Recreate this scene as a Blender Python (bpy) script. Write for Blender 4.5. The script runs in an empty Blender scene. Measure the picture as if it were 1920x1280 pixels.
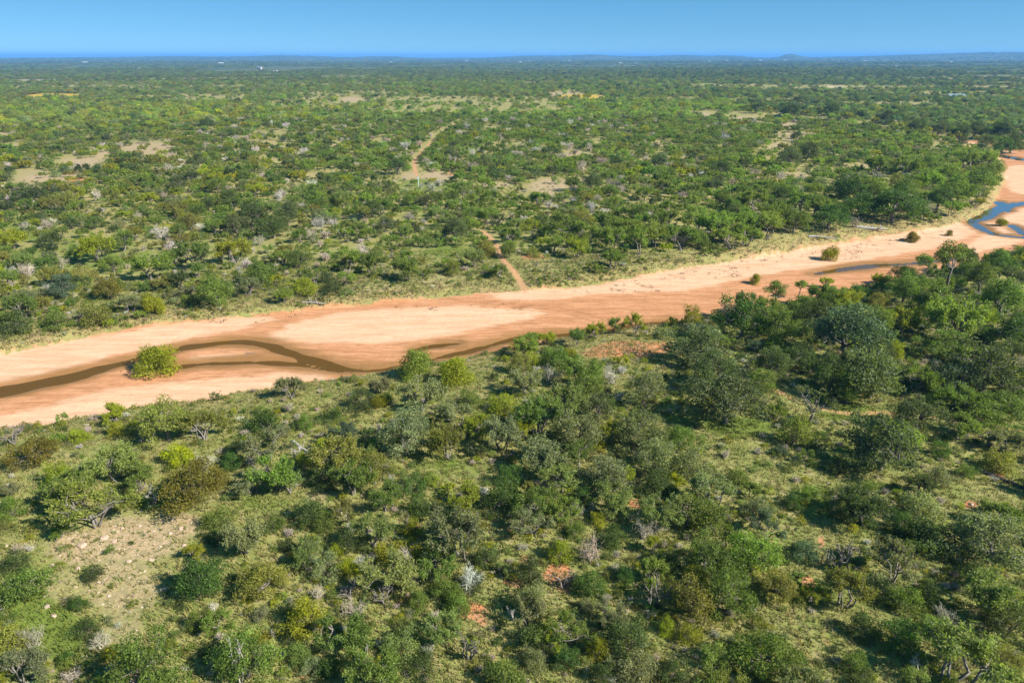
import bpy, math, random
import numpy as np

# ------------------------------------------------------------------ camera, sky, sun, exposure
SC = bpy.context.scene
COL = SC.collection
CAM_H, FPX = 40.0, 1280.0                       # drone height (m), focal length in photo pixels (1920 wide)
PITCH = math.atan2(640 - 105, FPX)              # the horizon lies on photo row 105
SUN_EL, SUN_AZ = math.radians(37), math.radians(-24)   # azimuth from +X towards +Y: from the right, a little behind
cd = bpy.data.cameras.new('camera'); cam = bpy.data.objects.new('camera', cd); COL.objects.link(cam)
cd.sensor_width = 36; cd.lens = 36 * FPX / 1920; cd.clip_start = 0.5; cd.clip_end = 90000
cam.location = (0, 0, CAM_H); cam.rotation_euler = (math.pi / 2 - PITCH, 0, 0)
SC.camera = cam
W = bpy.data.worlds.new('World'); SC.world = W; W.use_nodes = True
wt = W.node_tree; wt.nodes.clear()
sky = wt.nodes.new('ShaderNodeTexSky'); sky.sky_type = 'NISHITA'; sky.sun_disc = False
sky.sun_elevation = SUN_EL; sky.sun_rotation = math.pi / 2 - SUN_AZ
sky.altitude = 300; sky.air_density = 0.4; sky.dust_density = 0.0; sky.ozone_density = 6.0
hsv = wt.nodes.new('ShaderNodeHueSaturation'); hsv.inputs['Hue'].default_value = 0.487; hsv.inputs['Saturation'].default_value = 1.05
bgn = wt.nodes.new('ShaderNodeBackground'); bgn.inputs['Strength'].default_value = 0.058
wo = wt.nodes.new('ShaderNodeOutputWorld')
wt.links.new(sky.outputs[0], hsv.inputs['Color']); smx = wt.nodes.new('ShaderNodeMix'); smx.data_type = 'RGBA'; smx.inputs[0].default_value = .55; smx.inputs[7].default_value = (.85, 3.1, 5.2, 1)
wt.links.new(hsv.outputs[0], smx.inputs[6]); wt.links.new(smx.outputs[2], bgn.inputs['Color']); wt.links.new(bgn.outputs[0], wo.inputs['Surface'])
sl = bpy.data.lights.new('sun', 'SUN'); sl.energy = 4.6; sl.angle = math.radians(0.5); sl.color = (1.0, 0.945, 0.86)
sun = bpy.data.objects.new('sun', sl); COL.objects.link(sun)
from mathutils import Vector
sdir = Vector((math.cos(SUN_EL) * math.cos(SUN_AZ), math.cos(SUN_EL) * math.sin(SUN_AZ), math.sin(SUN_EL)))
sun.rotation_euler = (-sdir).to_track_quat('-Z', 'Y').to_euler(); sun.location = (60, -20, 90)
SC.view_settings.view_transform = 'Standard'; SC.view_settings.look = 'None'
SC.view_settings.gamma = 1; SC.view_settings.use_curve_mapping = False
SC.view_settings.exposure = 1.22
SC.cycles.use_denoising = True
SC.cycles.max_bounces = 6; SC.cycles.diffuse_bounces = 3; SC.cycles.transmission_bounces = 4; SC.cycles.transparent_max_bounces = 6
SC.cycles.volume_bounces = 0

rng = np.random.default_rng(11)
random.seed(11)

# ------------------------------------------------------------------ photo pixel <-> world
CP, SP = math.cos(PITCH), math.sin(PITCH)
def project(x, y, z):
    dz = z - CAM_H
    dep = np.maximum(y * CP - dz * SP, 1e-3)
    return 960 + FPX * x / dep, 640 - FPX * (y * SP + dz * CP) / dep, dep
def plane_hit(px, py, z):
    px = np.asarray(px, float); py = np.asarray(py, float)
    cx, cy = (px - 960) / FPX, (640 - py) / FPX
    dx, dy, dz = cx, CP + cy * SP, -SP + cy * CP
    t = (z - CAM_H) / np.minimum(dz, -1e-4)
    return dx * t, dy * t

def vnoise(x, y, seed=0):                                   # smooth value noise, 0..1
    x = np.asarray(x, float); y = np.asarray(y, float)
    xi, yi = np.floor(x), np.floor(y); fx, fy = x - xi, y - yi
    fx = fx * fx * (3 - 2 * fx); fy = fy * fy * (3 - 2 * fy)
    def hsh(a, b):
        v = np.sin(a * 127.1 + b * 311.7 + seed * 74.7) * 43758.5453
        return v - np.floor(v)
    return (hsh(xi, yi) * (1 - fx) + hsh(xi + 1, yi) * fx) * (1 - fy) + (hsh(xi, yi + 1) * (1 - fx) + hsh(xi + 1, yi + 1) * fx) * fy
def fbm(x, y, seed=0, n=3):
    s = 0; a = 0.5
    for k in range(n):
        s = s + a * vnoise(np.asarray(x) * 2 ** k, np.asarray(y) * 2 ** k, seed + k); a *= 0.5
    return s / (1 - 0.5 ** n)
def sstep(a, b, v):
    t = np.clip((v - a) / (b - a), 0, 1); return t * t * (3 - 2 * t)

BED = -1.8
def wpoly(pts, z=BED):
    a = np.array(pts, float); x, y = plane_hit(a[:, 0], a[:, 1], z); return np.stack([x, y], 1)
def smooth(pts, it=2, closed=False):                        # Chaikin corner cutting
    p = np.array(pts, float)
    for _ in range(it):
        q = []
        n = len(p)
        for i in range(n if closed else n - 1):
            a, b = p[i], p[(i + 1) % n]; q += [0.75 * a + 0.25 * b, 0.25 * a + 0.75 * b]
        p = np.array(([p[0]] + q + [p[-1]]) if not closed else q)
    return p

FAR_BANK = [(-500, 735), (-250, 705), (0, 664), (100, 645), (200, 623), (300, 607), (400, 599), (500, 588), (600, 578), (700, 570), (780, 562), (880, 552), (1000, 545),
            (1090, 539), (1180, 521), (1260, 506), (1340, 495), (1420, 482), (1500, 468), (1580, 455), (1660, 442), (1740, 431), (1800, 418), (1848, 396), (1868, 370),
            (1884, 342), (1884, 315), (1876, 296), (1838, 281), (1780, 268), (1720, 257), (1640, 246), (1560, 236), (1505, 230), (1440, 222)]
NEAR_BANK = [(1440, 220), (1505, 225), (1560, 230), (1640, 239), (1720, 248), (1790, 259), (1850, 268), (1920, 279), (2010, 300), (2050, 340), (2040, 390), (1990, 435), (1920, 468),
             (1850, 486), (1750, 510), (1650, 535), (1560, 552), (1480, 572), (1400, 588), (1320, 598), (1250, 612), (1170, 622), (1090, 632), (1030, 642), (960, 656), (900, 667),
             (850, 676), (760, 692), (700, 701), (640, 709), (530, 728), (430, 745), (330, 758), (250, 771), (200, 780), (100, 796), (0, 815), (-250, 865), (-500, 915)]
RIVER = smooth(wpoly(FAR_BANK + NEAR_BANK), 1, True)
def wline(rows, z=BED):                                     # rows of (px, py, width in px measured down the picture)
    pts, wid = [], []
    for px, py, w in rows:
        a = plane_hit(px, py - w / 2, z); b = plane_hit(px, py + w / 2, z)
        pts.append(((a[0] + b[0]) / 2, (a[1] + b[1]) / 2)); wid.append(abs(a[1] - b[1]) / 2)
    p, w = np.array(pts, float), np.array(wid, float) * (.8 if z == BED else 1)
    q = smooth(np.column_stack([p, w]), 2)
    return q[:, :2], q[:, 2]
WATER = [wline(r) for r in (
    [(-400, 808, 36), (-150, 764, 32), (0, 735, 27), (70, 720, 25), (130, 706, 22), (190, 690, 18), (245, 675, 13), (300, 662, 10), (345, 650, 9), (420, 640, 8), (480, 641, 9), (525, 654, 10), (570, 669, 10), (610, 684, 11), (650, 692, 13), (705, 694, 8), (755, 684, 4)],
    [(300, 688, 4), (340, 685, 6.5), (430, 678, 7), (500, 677, 7), (555, 682, 7), (600, 690, 7), (640, 695, 7)],
    [(775, 655, 1.5), (815, 648, 4), (860, 641, 2)],
    [(760, 682, 6), (830, 668, 7), (868, 660, 8), (900, 651, 9), (945, 639, 9), (975, 632, 8), (1010, 629, 9), (1060, 626, 8), (1100, 623, 7), (1160, 617, 8), (1215, 609, 8), (1255, 601, 5)],
    [(1525, 513, 3), (1560, 507, 5), (1605, 500, 9), (1640, 496, 8), (1680, 495, 6), (1720, 492, 5), (1790, 484, 5)],
    [(1812, 411, 3), (1826, 413, 7), (1845, 403, 9), (1868, 393, 7), (1884, 386, 5), (1920, 380, 5), (2000, 376, 5)],
    [(1822, 416, 6), (1836, 425, 7), (1850, 433, 5), (1866, 439, 5), (1900, 443, 5), (1960, 445, 6)],
    [(1872, 377, 4), (1884, 386, 5), (1890, 396, 3)],
    [(1893, 420, 3), (1908, 427, 6), (1916, 438, 4)],
    [(1868, 288, 2), (1885, 293, 4), (1920, 299, 6), (1960, 305, 5)])]
DRY = [smooth(wpoly(p), 2, True) for p in (
    [(-300, 700), (0, 666), (200, 624), (400, 600), (500, 591), (520, 598), (480, 610), (400, 628), (330, 640), (240, 661), (130, 690), (0, 722), (-300, 770)],
    [(495, 630), (545, 606), (620, 588), (720, 580), (860, 572), (970, 578), (1040, 588), (980, 600), (900, 618), (800, 636), (690, 645), (590, 643), (530, 640)],
    [(-300, 850), (0, 776), (70, 764), (130, 748), (230, 728), (330, 716), (450, 703), (560, 697), (660, 704), (500, 733), (330, 760), (200, 783), (0, 820)],
    [(350, 672), (420, 660), (470, 664), (440, 670), (380, 676)],
    [(880, 553), (1000, 546), (1090, 539), (1260, 506), (1500, 468), (1740, 432), (1850, 400), (1872, 420), (1800, 450), (1700, 476), (1560, 498), (1400, 520), (1300, 545), (1180, 549), (1080, 556), (980, 566)],
    [(1700, 500), (1850, 470), (1920, 455), (1990, 400), (1990, 380), (1920, 388), (1880, 400), (1860, 430), (1800, 470)],
    [(1885, 345), (1885, 310), (1940, 310), (2000, 330), (1990, 362), (1900, 366)],
    [(1440, 224), (1640, 246), (1780, 268), (1870, 290), (1920, 286), (1790, 260), (1640, 240), (1500, 224)])]
TRACKS = [wline(r, 0.0) for r in (
    [(1000, 546, 30), (985, 530, 28), (962, 507, 26), (945, 490, 22), (936, 475, 18), (930, 455, 16), (905, 430, 13)],
    [(782, 330, 6), (778, 318, 12), (776, 300, 14), (790, 284, 12), (818, 256, 10), (848, 235, 8), (880, 216, 4)],
    [(1440, 722, 26), (1462, 730, 26), (1490, 745, 22), (1525, 757, 20), (1570, 768, 20), (1620, 771, 17), (1680, 769, 12), (1760, 780, 10), (1850, 794, 16), (1920, 802, 14), (2000, 812, 12)],)]
RUTS = [wline(r, 0.0) for r in (
    [(1562, 1290, 10), (1566, 1240, 9), (1552, 1190, 9), (1530, 1150, 8), (1514, 1110, 8), (1520, 1070, 7), (1548, 1030, 6)],
    [(1540, 1290, 8), (1520, 1230, 8), (1492, 1180, 8), (1478, 1140, 8)],
    [(900, 1280, 14), (918, 1235, 14), (940, 1200, 10), (955, 1170, 8)],
    [(245, 1150, 14), (272, 1110, 13), (300, 1080, 10), (330, 1062, 8)])]
SANDRUTS = [wline(r) for r in ([(880, 566, 2), (960, 574, 2.5), (1040, 581, 3), (1100, 598, 4), (1150, 622, 4)], [(905, 563, 2), (985, 571, 2.5), (1060, 577, 3), (1120, 594, 4), (1172, 616, 4)])]
# distance fields are laid out once on a half-metre grid and read back bilinearly
GX0, GY0, GC_, GNX, GNY, REACH = -460.0, 15.0, .5, 1960, 1360, 14.0
def grid_segments(out, segs, wid=None):
    for i, (A, B) in enumerate(segs):
        m = REACH + (0 if wid is None else max(wid[i]))
        i0, i1 = int((min(A[0], B[0]) - m - GX0) / GC_), int((max(A[0], B[0]) + m - GX0) / GC_) + 2
        j0, j1 = int((min(A[1], B[1]) - m - GY0) / GC_), int((max(A[1], B[1]) + m - GY0) / GC_) + 2
        i0, i1, j0, j1 = max(i0, 0), min(i1, GNX), max(j0, 0), min(j1, GNY)
        if i0 >= i1 or j0 >= j1: continue
        X = GX0 + GC_ * np.arange(i0, i1)[None, :]; Y = GY0 + GC_ * np.arange(j0, j1)[:, None]
        d = B - A; t = np.clip(((X - A[0]) * d[0] + (Y - A[1]) * d[1]) / max(d @ d, 1e-9), 0, 1)
        v = -np.sqrt((X - A[0] - t * d[0]) ** 2 + (Y - A[1] - t * d[1]) ** 2)
        if wid is not None: v = v + wid[i][0] * (1 - t) + wid[i][1] * t
        out[j0:j1, i0:i1] = np.maximum(out[j0:j1, i0:i1], v)
def grid_poly(polys):
    tot = np.full((GNY, GNX), -REACH)
    for poly in polys:
        out = np.full((GNY, GNX), -REACH); n = len(poly); grid_segments(out, [(poly[k], poly[(k + 1) % n]) for k in range(n)])
        ins = np.zeros((GNY, GNX), bool); X = GX0 + GC_ * np.arange(GNX)
        for j in range(GNY):
            yy = GY0 + GC_ * j
            for k in range(n):
                A, B = poly[k], poly[(k + 1) % n]
                if (A[1] > yy) != (B[1] > yy): ins[j] ^= X < (B[0] - A[0]) * (yy - A[1]) / (B[1] - A[1]) + A[0]
        tot = np.maximum(tot, np.where(ins, -out, out))
    return tot
def grid_lines(lines):
    out = np.full((GNY, GNX), -REACH)
    for p, w in lines: grid_segments(out, [(p[k], p[k + 1]) for k in range(len(p) - 1)], [(w[k], w[k + 1]) for k in range(len(p) - 1)])
    return out
def fixed(lines, lo, hi, k): return [(p, np.clip(w * k, lo, hi)) for p, w in lines]
FIELD = {'river': grid_poly([RIVER]), 'dry': grid_poly(DRY), 'wet': grid_lines(WATER), 'track': grid_lines(fixed(TRACKS, .42, .72, .22)), 'rut': grid_lines(fixed(RUTS, .2, .2, 1)), 'srut': grid_lines(fixed(SANDRUTS, .28, .28, 1))}
def field(nm, x, y):
    F = FIELD[nm]; gx, gy = (np.atleast_1d(x) - GX0) / GC_, (np.atleast_1d(y) - GY0) / GC_
    ok = (gx > 0) & (gx < GNX - 1.01) & (gy > 0) & (gy < GNY - 1.01); gx = np.clip(gx, 0, GNX - 1.01); gy = np.clip(gy, 0, GNY - 1.01)
    i, j = gx.astype(int), gy.astype(int); u, v = gx - i, gy - j
    r = (F[j, i] * (1 - u) + F[j, i + 1] * u) * (1 - v) + (F[j + 1, i] * (1 - u) + F[j + 1, i + 1] * u) * v
    return np.where(ok, r, -REACH)
# bare soil and lush grass spots: (px, py, half width px, half height px, strength); they are what grows there, not light
SOIL_TAN = [(250, 1010, 95, 45, 1.0), (150, 1025, 60, 35, 1.0), (330, 985, 50, 26, 1.0), (230, 1100, 80, 60, .8), (230, 1180, 50, 50, .6), (120, 1100, 50, 40, .6), (600, 930, 40, 22, .6), (560, 960, 30, 15, .5),
            (100, 335, 70, 12, 1), (155, 306, 45, 12, 1), (275, 278, 55, 15, .9), (40, 350, 40, 12, .7), (5, 256, 25, 7, 1), (276, 231, 20, 5, 1), (418, 222, 22, 5, 1), (190, 290, 20, 8, 1), (60, 325, 40, 10, .6), (500, 300, 30, 10, .6), (490, 270, 40, 10, .6),
            (1030, 350, 40, 16, 1), (1085, 345, 30, 12, .8), (820, 330, 40, 8, 1), (930, 347, 30, 6, .9), (1080, 290, 30, 8, .9), (1025, 282, 20, 6, .8), (925, 242, 18, 4, 1), (1110, 270, 30, 6, .6), (1240, 270, 25, 6, .8),
            (1310, 215, 25, 5, 1), (1400, 225, 35, 7, 1), (1470, 235, 30, 6, 1), (1490, 255, 40, 10, .8), (1460, 275, 30, 10, .8), (1490, 330, 35, 8, .8), (1300, 300, 30, 8, .7), (1420, 330, 25, 8, .6), (1620, 310, 30, 6, .7), (1555, 345, 30, 6, .6),
            (660, 187, 22, 5, 1), (1060, 178, 35, 5, 1), (20, 275, 30, 6, .7), (620, 240, 30, 6, .6), (600, 330, 40, 9, .6), (560, 350, 30, 8, .6), (770, 330, 20, 8, .9), (640, 270, 25, 6, .7), (660, 300, 25, 6, .6),
            (1540, 178, 60, 4, .5), (1840, 165, 30, 4, .6), (1700, 195, 30, 5, .6), (720, 540, 60, 14, .5), (830, 525, 60, 15, .6), (1010, 500, 40, 10, .6), (310, 585, 60, 12, .5), (100, 630, 70, 12, .5), (1860, 900, 60, 26, .45), (1700, 920, 30, 10, .5), (1100, 1150, 50, 40, .3), (1530, 1010, 20, 25, .4)]
SOIL_RED = [(962, 1092, 18, 9, 1.0), (889, 1146, 24, 12, 1.1), (986, 1045, 10, 7, 1), (1194, 944, 16, 8, .9), (960, 990, 12, 12, .8), (1045, 1075, 26, 20, .9), (1060, 1100, 16, 12, .8), (905, 1170, 12, 8, .8), (150, 340, 22, 7, 1), (1180, 655, 60, 16, .9), (1140, 663, 60, 10, .6), (1235, 650, 30, 10, .8),
            (770, 985, 20, 8, .6), (1870, 890, 14, 8, .8), (1820, 945, 14, 6, .8), (1640, 940, 12, 6, .6), (540, 872, 14, 6, .8), (1540, 1015, 8, 14, .6), (1515, 1095, 12, 18, .8), (1230, 1275, 60, 12, .4), (580, 1270, 20, 10, .8), (860, 325, 30, 5, .6), (1000, 480, 30, 8, .6), (650, 525, 40, 10, .4), (1500, 905, 30, 6, .4)]
LUSH = [(90, 1180, 60, 50, 1.0), (120, 1210, 30, 40, 1), (50, 1130, 60, 26, .8), (1390, 800, 70, 16, .9), (1330, 785, 60, 16, .7), (1590, 775, 60, 16, .8), (850, 470, 70, 14, .6), (800, 345, 60, 16, .6), (770, 395, 50, 16, .5), (1620, 850, 120, 30, .5), (1540, 940, 60, 40, .5), (1510, 1110, 60, 30, .6), (1600, 1050, 80, 60, .4), (500, 940, 60, 20, .5), (820, 870, 60, 14, .5), (140, 480, 140, 40, .5), (60, 430, 60, 30, .6), (250, 470, 40, 60, .4), (870, 950, 40, 30, .5), (1820, 870, 80, 20, .4), (260, 270, 50, 16, .5), (400, 455, 50, 15, .4)]
YELLOW = [(105, 180, 42, 3.5, 1.3), (125, 181, 22, 3, 1.3), (60, 182, 25, 3, .8), (1090, 182, 40, 4, 1), (150, 212, 24, 3, .7)]
PALE = [(60, 152, 60, 3, .6), (560, 128, 60, 2.2, 1.2), (520, 130, 40, 2.5, 1), (430, 132, 60, 3, .8), (160, 124, 30, 1.2, .7), (1150, 124, 60, 1.5, 1), (1085, 125, 30, 1.2, .8), (680, 129, 40, 2, .8), (1560, 163, 30, 2.5, .5), (1830, 135, 40, 2, .5)]
def spots(px, py, lst):
    s = np.zeros(np.shape(px))
    for x, y, a, b, k in lst:
        s = np.maximum(s, k * np.clip(1.6 - np.hypot((px - x) / a, (py - y) / b), 0, 1))
    return s

def height_no_river(x, y):
    r = np.hypot(x, y); a = np.degrees(np.arctan2(x, np.maximum(y, 1e-3)))
    z = (fbm(x / 60, y / 60, 3) - .5) * 1.6 + (vnoise(x / 9, y / 9, 8) - .5) * .35
    z = z + (fbm(x / 900 + 7, y / 900, 5) - .5) * 16 * sstep(700, 2500, r) * (1 - sstep(12000, 16000, r))
    hills = 0
    for ax, wdt, hh in ((-17, 5, 34), (-9.5, 2.2, 24), (2.5, 4.5, 40), (6.5, 2, 26), (10.5, 3, 26), (13.5, 2, 30), (20.6, .75, 40), (16.5, 1.6, 30), (31, 9, 46), (38, 6, 52), (-30, 8, 18), (-24, 3, 16)):
        hills = hills + hh * np.exp(-((a - ax) / wdt) ** 2)
    hills = hills * (0.85 + .3 * fbm(x / 700, y / 700, 21)) * np.exp(-((r - 9500) / 1900) ** 2) * (y > 0)
    return z + hills
def height(x, y):
    x = np.atleast_1d(np.asarray(x, float)); y = np.atleast_1d(np.asarray(y, float))
    z = height_no_river(x, y)
    sd = field('river', x, y); wd = field('wet', x, y)
    m = np.where(sd > -13)[0]
    if len(m):
        xm, ym, q = x[m], y[m], sd[m]
        bed = BED + (fbm(xm / 14, ym / 14, 31) - .5) * .12 + (fbm(xm / 3.2, ym / 2.2, 33, 2) - .5) * .11 - .33 * sstep(-1.0, .6, wd[m] + (fbm(xm / 5, ym / 3, 35, 2) - .5) * 1.3)
        qq = q + (vnoise(xm / 4, ym / 4, 41) - .5) * 2.6 * (q < 0); k = .5 * sstep(-10.0, .2, qq) + .5 * sstep(-2.0, .5, qq)
        k = np.where(q > .6, 1, k)
        z[m] = z[m] * (1 - k) + bed * k
    return z
def ground_hit(px, py, lift=0.0):
    z = np.zeros(np.shape(np.atleast_1d(px)))
    for _ in range(6):
        x, y = plane_hit(np.atleast_1d(px), np.atleast_1d(py), z + lift); z = height(x, y)
    return x, y, z

# ------------------------------------------------------------------ helpers: meshes and materials
def tag(o, label=None, cat=None, group=None, kind=None):
    if label: o['label'] = label
    if cat: o['category'] = cat
    if group: o['group'] = group
    if kind: o['kind'] = kind
    return o
def mesh_np(name, V, F, mat=None, attrs=None, smooth_=False):
    V = np.asarray(V, np.float32); F = np.asarray(F, np.int32)
    me = bpy.data.meshes.new(name); k = F.shape[1]
    me.vertices.add(len(V)); me.vertices.foreach_set('co', V.ravel())
    me.loops.add(F.size); me.loops.foreach_set('vertex_index', F.ravel())
    me.polygons.add(len(F)); me.polygons.foreach_set('loop_start', np.arange(0, F.size, k, dtype=np.int32))
    me.polygons.foreach_set('use_smooth', np.full(len(F), smooth_))
    me.update(calc_edges=True)
    for an, (typ, arr) in (attrs or {}).items():
        at = me.attributes.new(an, typ, 'POINT')
        at.data.foreach_set({'FLOAT': 'value', 'INT': 'value', 'FLOAT_VECTOR': 'vector', 'FLOAT_COLOR': 'color'}[typ], np.asarray(arr, np.int32 if typ == 'INT' else np.float32).ravel())
    if mat: me.materials.append(mat)
    return me
def obj(name, me, parent=None):
    o = bpy.data.objects.new(name, me); COL.objects.link(o)
    if parent: o.parent = parent
    return o
def empty(name, loc, rz=0.0):
    o = bpy.data.objects.new(name, None); COL.objects.link(o); o.location = loc; o.rotation_euler = (0, 0, rz); o.empty_display_size = .3
    return o

class Nodes:
    def __init__(s, name):
        s.m = bpy.data.materials.new(name); s.m.use_nodes = True; s.t = s.m.node_tree; s.t.nodes.clear()
        s.out = s.t.nodes.new('ShaderNodeOutputMaterial')
    def n(s, typ, **kw):
        nd = s.t.nodes.new('ShaderNode' + typ)
        for k, v in kw.items(): setattr(nd, k, v)
        return nd
    def l(s, a, b): s.t.links.new(a, b)
    def put(s, sock, v):
        if hasattr(v, 'is_output'): s.l(v, sock)
        elif isinstance(v, tuple) and len(v) == 3 and sock.type == 'RGBA': sock.default_value = (*v, 1)
        else: sock.default_value = v
    def attr(s, name, typ='GEOMETRY', what='Fac'):
        a = s.n('Attribute', attribute_name=name, attribute_type=typ); return a.outputs[what]
    def noise(s, scale, detail=3, vec=None, rough=.55, what=0):
        t = s.n('TexNoise'); t.inputs['Scale'].default_value = scale; t.inputs['Detail'].default_value = detail; t.inputs['Roughness'].default_value = rough
        if vec is not None: s.l(vec, t.inputs['Vector'])
        return t.outputs[what]
    def math(s, op, a, b=0.0, c=None):
        m = s.n('Math', operation=op); s.put(m.inputs[0], a); s.put(m.inputs[1], b)
        if c is not None: s.put(m.inputs[2], c)
        return m.outputs[0]
    def rng(s, v, a, b, c=0.0, d=1.0, smooth=True):
        m = s.n('MapRange'); m.interpolation_type = 'SMOOTHSTEP' if smooth else 'LINEAR'
        s.put(m.inputs[0], v)
        for i, q in enumerate((a, b, c, d)): m.inputs[i + 1].default_value = q
        return m.outputs[0]
    def mix(s, f, a, b, mode='MIX'):
        m = s.n('Mix', data_type='RGBA', blend_type=mode); s.put(m.inputs[0], f); s.put(m.inputs[6], a); s.put(m.inputs[7], b)
        return m.outputs[2]
    def bsdf(s, col, rough=.9, spec=.15, bump=None, bstr=.3, bdist=.1):
        p = s.n('BsdfPrincipled'); s.put(p.inputs['Base Color'], col); s.put(p.inputs['Roughness'], rough); s.put(p.inputs['Specular IOR Level'], spec)
        if bump is not None:
            b = s.n('Bump'); b.inputs['Strength'].default_value = bstr; b.inputs['Distance'].default_value = bdist; s.l(bump, b.inputs['Height']); s.l(b.outputs[0], p.inputs['Normal'])
        return p.outputs[0]
    def done(s, sh): s.l(sh, s.out.inputs['Surface']); return s.m

def ground_material():
    N = Nodes('ground'); geo = N.n('NewGeometry').outputs['Position']
    n_big, n_mid, n_small, n_fine = N.noise(.035, 3, geo), N.noise(.22, 4, geo), N.noise(1.1, 4, geo), N.noise(5.0, 3, geo, .65)
    far = N.attr('far')
    g = N.mix(N.rng(n_mid, .38, .62), (0.246, 0.227, 0.074), (0.164, 0.187, 0.045))
    g = N.mix(N.rng(n_big, .4, .62, 0, .6), g, (0.210, 0.212, 0.059))
    g = N.mix(N.math('MULTIPLY', N.rng(n_small, .52, .68), .75), g, (0.298, 0.236, 0.113))
    g = N.mix(N.math('MULTIPLY', N.rng(n_fine, .5, .68), .55), g, (0.103, 0.121, 0.034))
    g = N.mix(N.math('MULTIPLY', N.attr('dirt'), N.rng(N.noise(.6, 4, geo), .4, .6)), g, (0.369, 0.236, 0.113))
    w1 = N.math('MULTIPLY_ADD', N.math('SUBTRACT', n_small, .5), .9, 0.0)
    w2 = N.math('MULTIPLY_ADD', N.math('SUBTRACT', n_mid, .5), .7, w1)
    def spot(a, lo=.32, hi=.62): return N.rng(N.math('ADD', N.attr(a), w2), lo, hi)
    lush = N.mix(N.rng(n_fine, .4, .6), (0.113, 0.167, 0.016), (0.077, 0.117, 0.016))
    g = N.mix(N.math('MULTIPLY', spot('lush'), .8), g, lush)
    tan = N.mix(N.rng(n_fine, .42, .62), (0.423, 0.297, 0.180), (0.270, 0.198, 0.117))
    tan = N.mix(N.rng(n_small, .5, .62, 0, .6), tan, (0.171, 0.162, 0.072))
    g = N.mix(N.math('MULTIPLY', spot('tan', .35, .95), .85), g, tan)
    red = N.mix(N.rng(n_small, .4, .6), (0.450, 0.180, 0.077), (0.360, 0.198, 0.099))
    g = N.mix(spot('red'), g, red)
    g = N.mix(spot('yellow', .2, .5), g, (0.378, 0.261, 0.027))
    g = N.mix(N.rng(N.attr('pale'), .2, .6), g, (0.414, 0.342, 0.198))
    # tracks, ruts
    tr = N.math('MULTIPLY_ADD', N.math('SUBTRACT', n_small, .5), 1.6, N.attr('track'))
    g = N.mix(N.rng(tr, -.25, .35), g, N.mix(N.rng(n_fine, .4, .62), (.44, .235, .11), (.36, .205, .105)))
    g = N.mix(N.math('MULTIPLY', N.rng(N.math('MULTIPLY_ADD', N.math('SUBTRACT', n_small, .5), .8, N.attr('rut')), -.15, .2), .7), g, (0.297, 0.189, 0.068))
    # sand
    mp = N.n('Mapping'); mp.inputs['Rotation'].default_value = (0, 0, math.radians(-28)); mp.inputs['Scale'].default_value = (.11, .75, 1); N.l(geo, mp.inputs['Vector'])
    streak = N.noise(1.0, 5, mp.outputs[0], .6)
    braid = N.noise(2.6, 4, mp.outputs[0], .7)
    dry = N.mix(N.rng(streak, .35, .65), (.60, .38, .24), (.53, .31, .182))
    dry = N.mix(N.rng(braid, .5, .7, 0, .5), dry, (.38, .215, .11))
    dry = N.mix(N.rng(n_fine, .58, .72, 0, .4), dry, (.34, .2, .11))
    damp = N.mix(N.rng(streak, .38, .62), (.49, .24, .118), (.4, .18, .08))
    damp = N.mix(N.rng(braid, .5, .6, 0, .75), damp, (.31, .15, .063))
    fl = N.noise(4.5, 3, mp.outputs[0], .6)
    damp = N.mix(N.rng(fl, .56, .62, 0, .5), damp, (.27, .13, .056))
    dry = N.mix(N.rng(fl, .58, .66, 0, .35), dry, (.36, .21, .11))
    damp = N.mix(N.rng(braid, .34, .44, .5, 0), damp, (.47, .25, .12))
    dm = N.math('MULTIPLY_ADD', N.math('SUBTRACT', streak, .5), 7.0, N.attr('dry'))
    dm = N.math('MULTIPLY_ADD', N.math('SUBTRACT', n_mid, .5), 3.0, dm)
    s = N.mix(N.rng(dm, -.9, .9), damp, dry)
    wm = N.math('MULTIPLY_ADD', N.math('SUBTRACT', streak, .5), 4.0, N.attr('wet'))
    s = N.mix(N.rng(wm, -3.2, -.3), s, (0.243, 0.122, 0.040))
    s = N.mix(N.rng(N.attr('wet'), -.1, .5), s, (0.180, 0.104, 0.025))
    s = N.mix(N.math('MULTIPLY', N.rng(N.attr('srut'), -.25, .1), .55), s, (0.261, 0.122, 0.054))
    edge = N.math('MULTIPLY_ADD', N.math('SUBTRACT', n_small, .5), 2.6, N.attr('river'))
    edge = N.math('MULTIPLY_ADD', N.math('SUBTRACT', n_mid, .5), 3.0, edge)
    sm = N.rng(edge, -.35, .35)
    bank = N.math('MULTIPLY', N.rng(edge, -7.5, -.6), N.rng(n_mid, .36, .56))
    g = N.mix(N.math('MULTIPLY', bank, .6), g, (.33, .215, .105))
    g = N.mix(far, g, N.mix(N.rng(N.noise(.004, 5, geo), .4, .62), (.055, .08, .028), (.10, .115, .045)))
    c = N.mix(sm, g, s)
    rough = N.rng(N.math('MULTIPLY', sm, N.rng(wm, -2.5, .2)), 0, 1, .95, .45)
    rel = N.math('ADD', N.math('ADD', N.math('MULTIPLY', n_fine, .35), n_small), N.math('MULTIPLY', N.math('ADD', braid, N.noise(7.0, 3, mp.outputs[0])), N.math('MULTIPLY', sm, .6)))
    return N.done(N.bsdf(c, rough, .2, rel, .6, .16))

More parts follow.
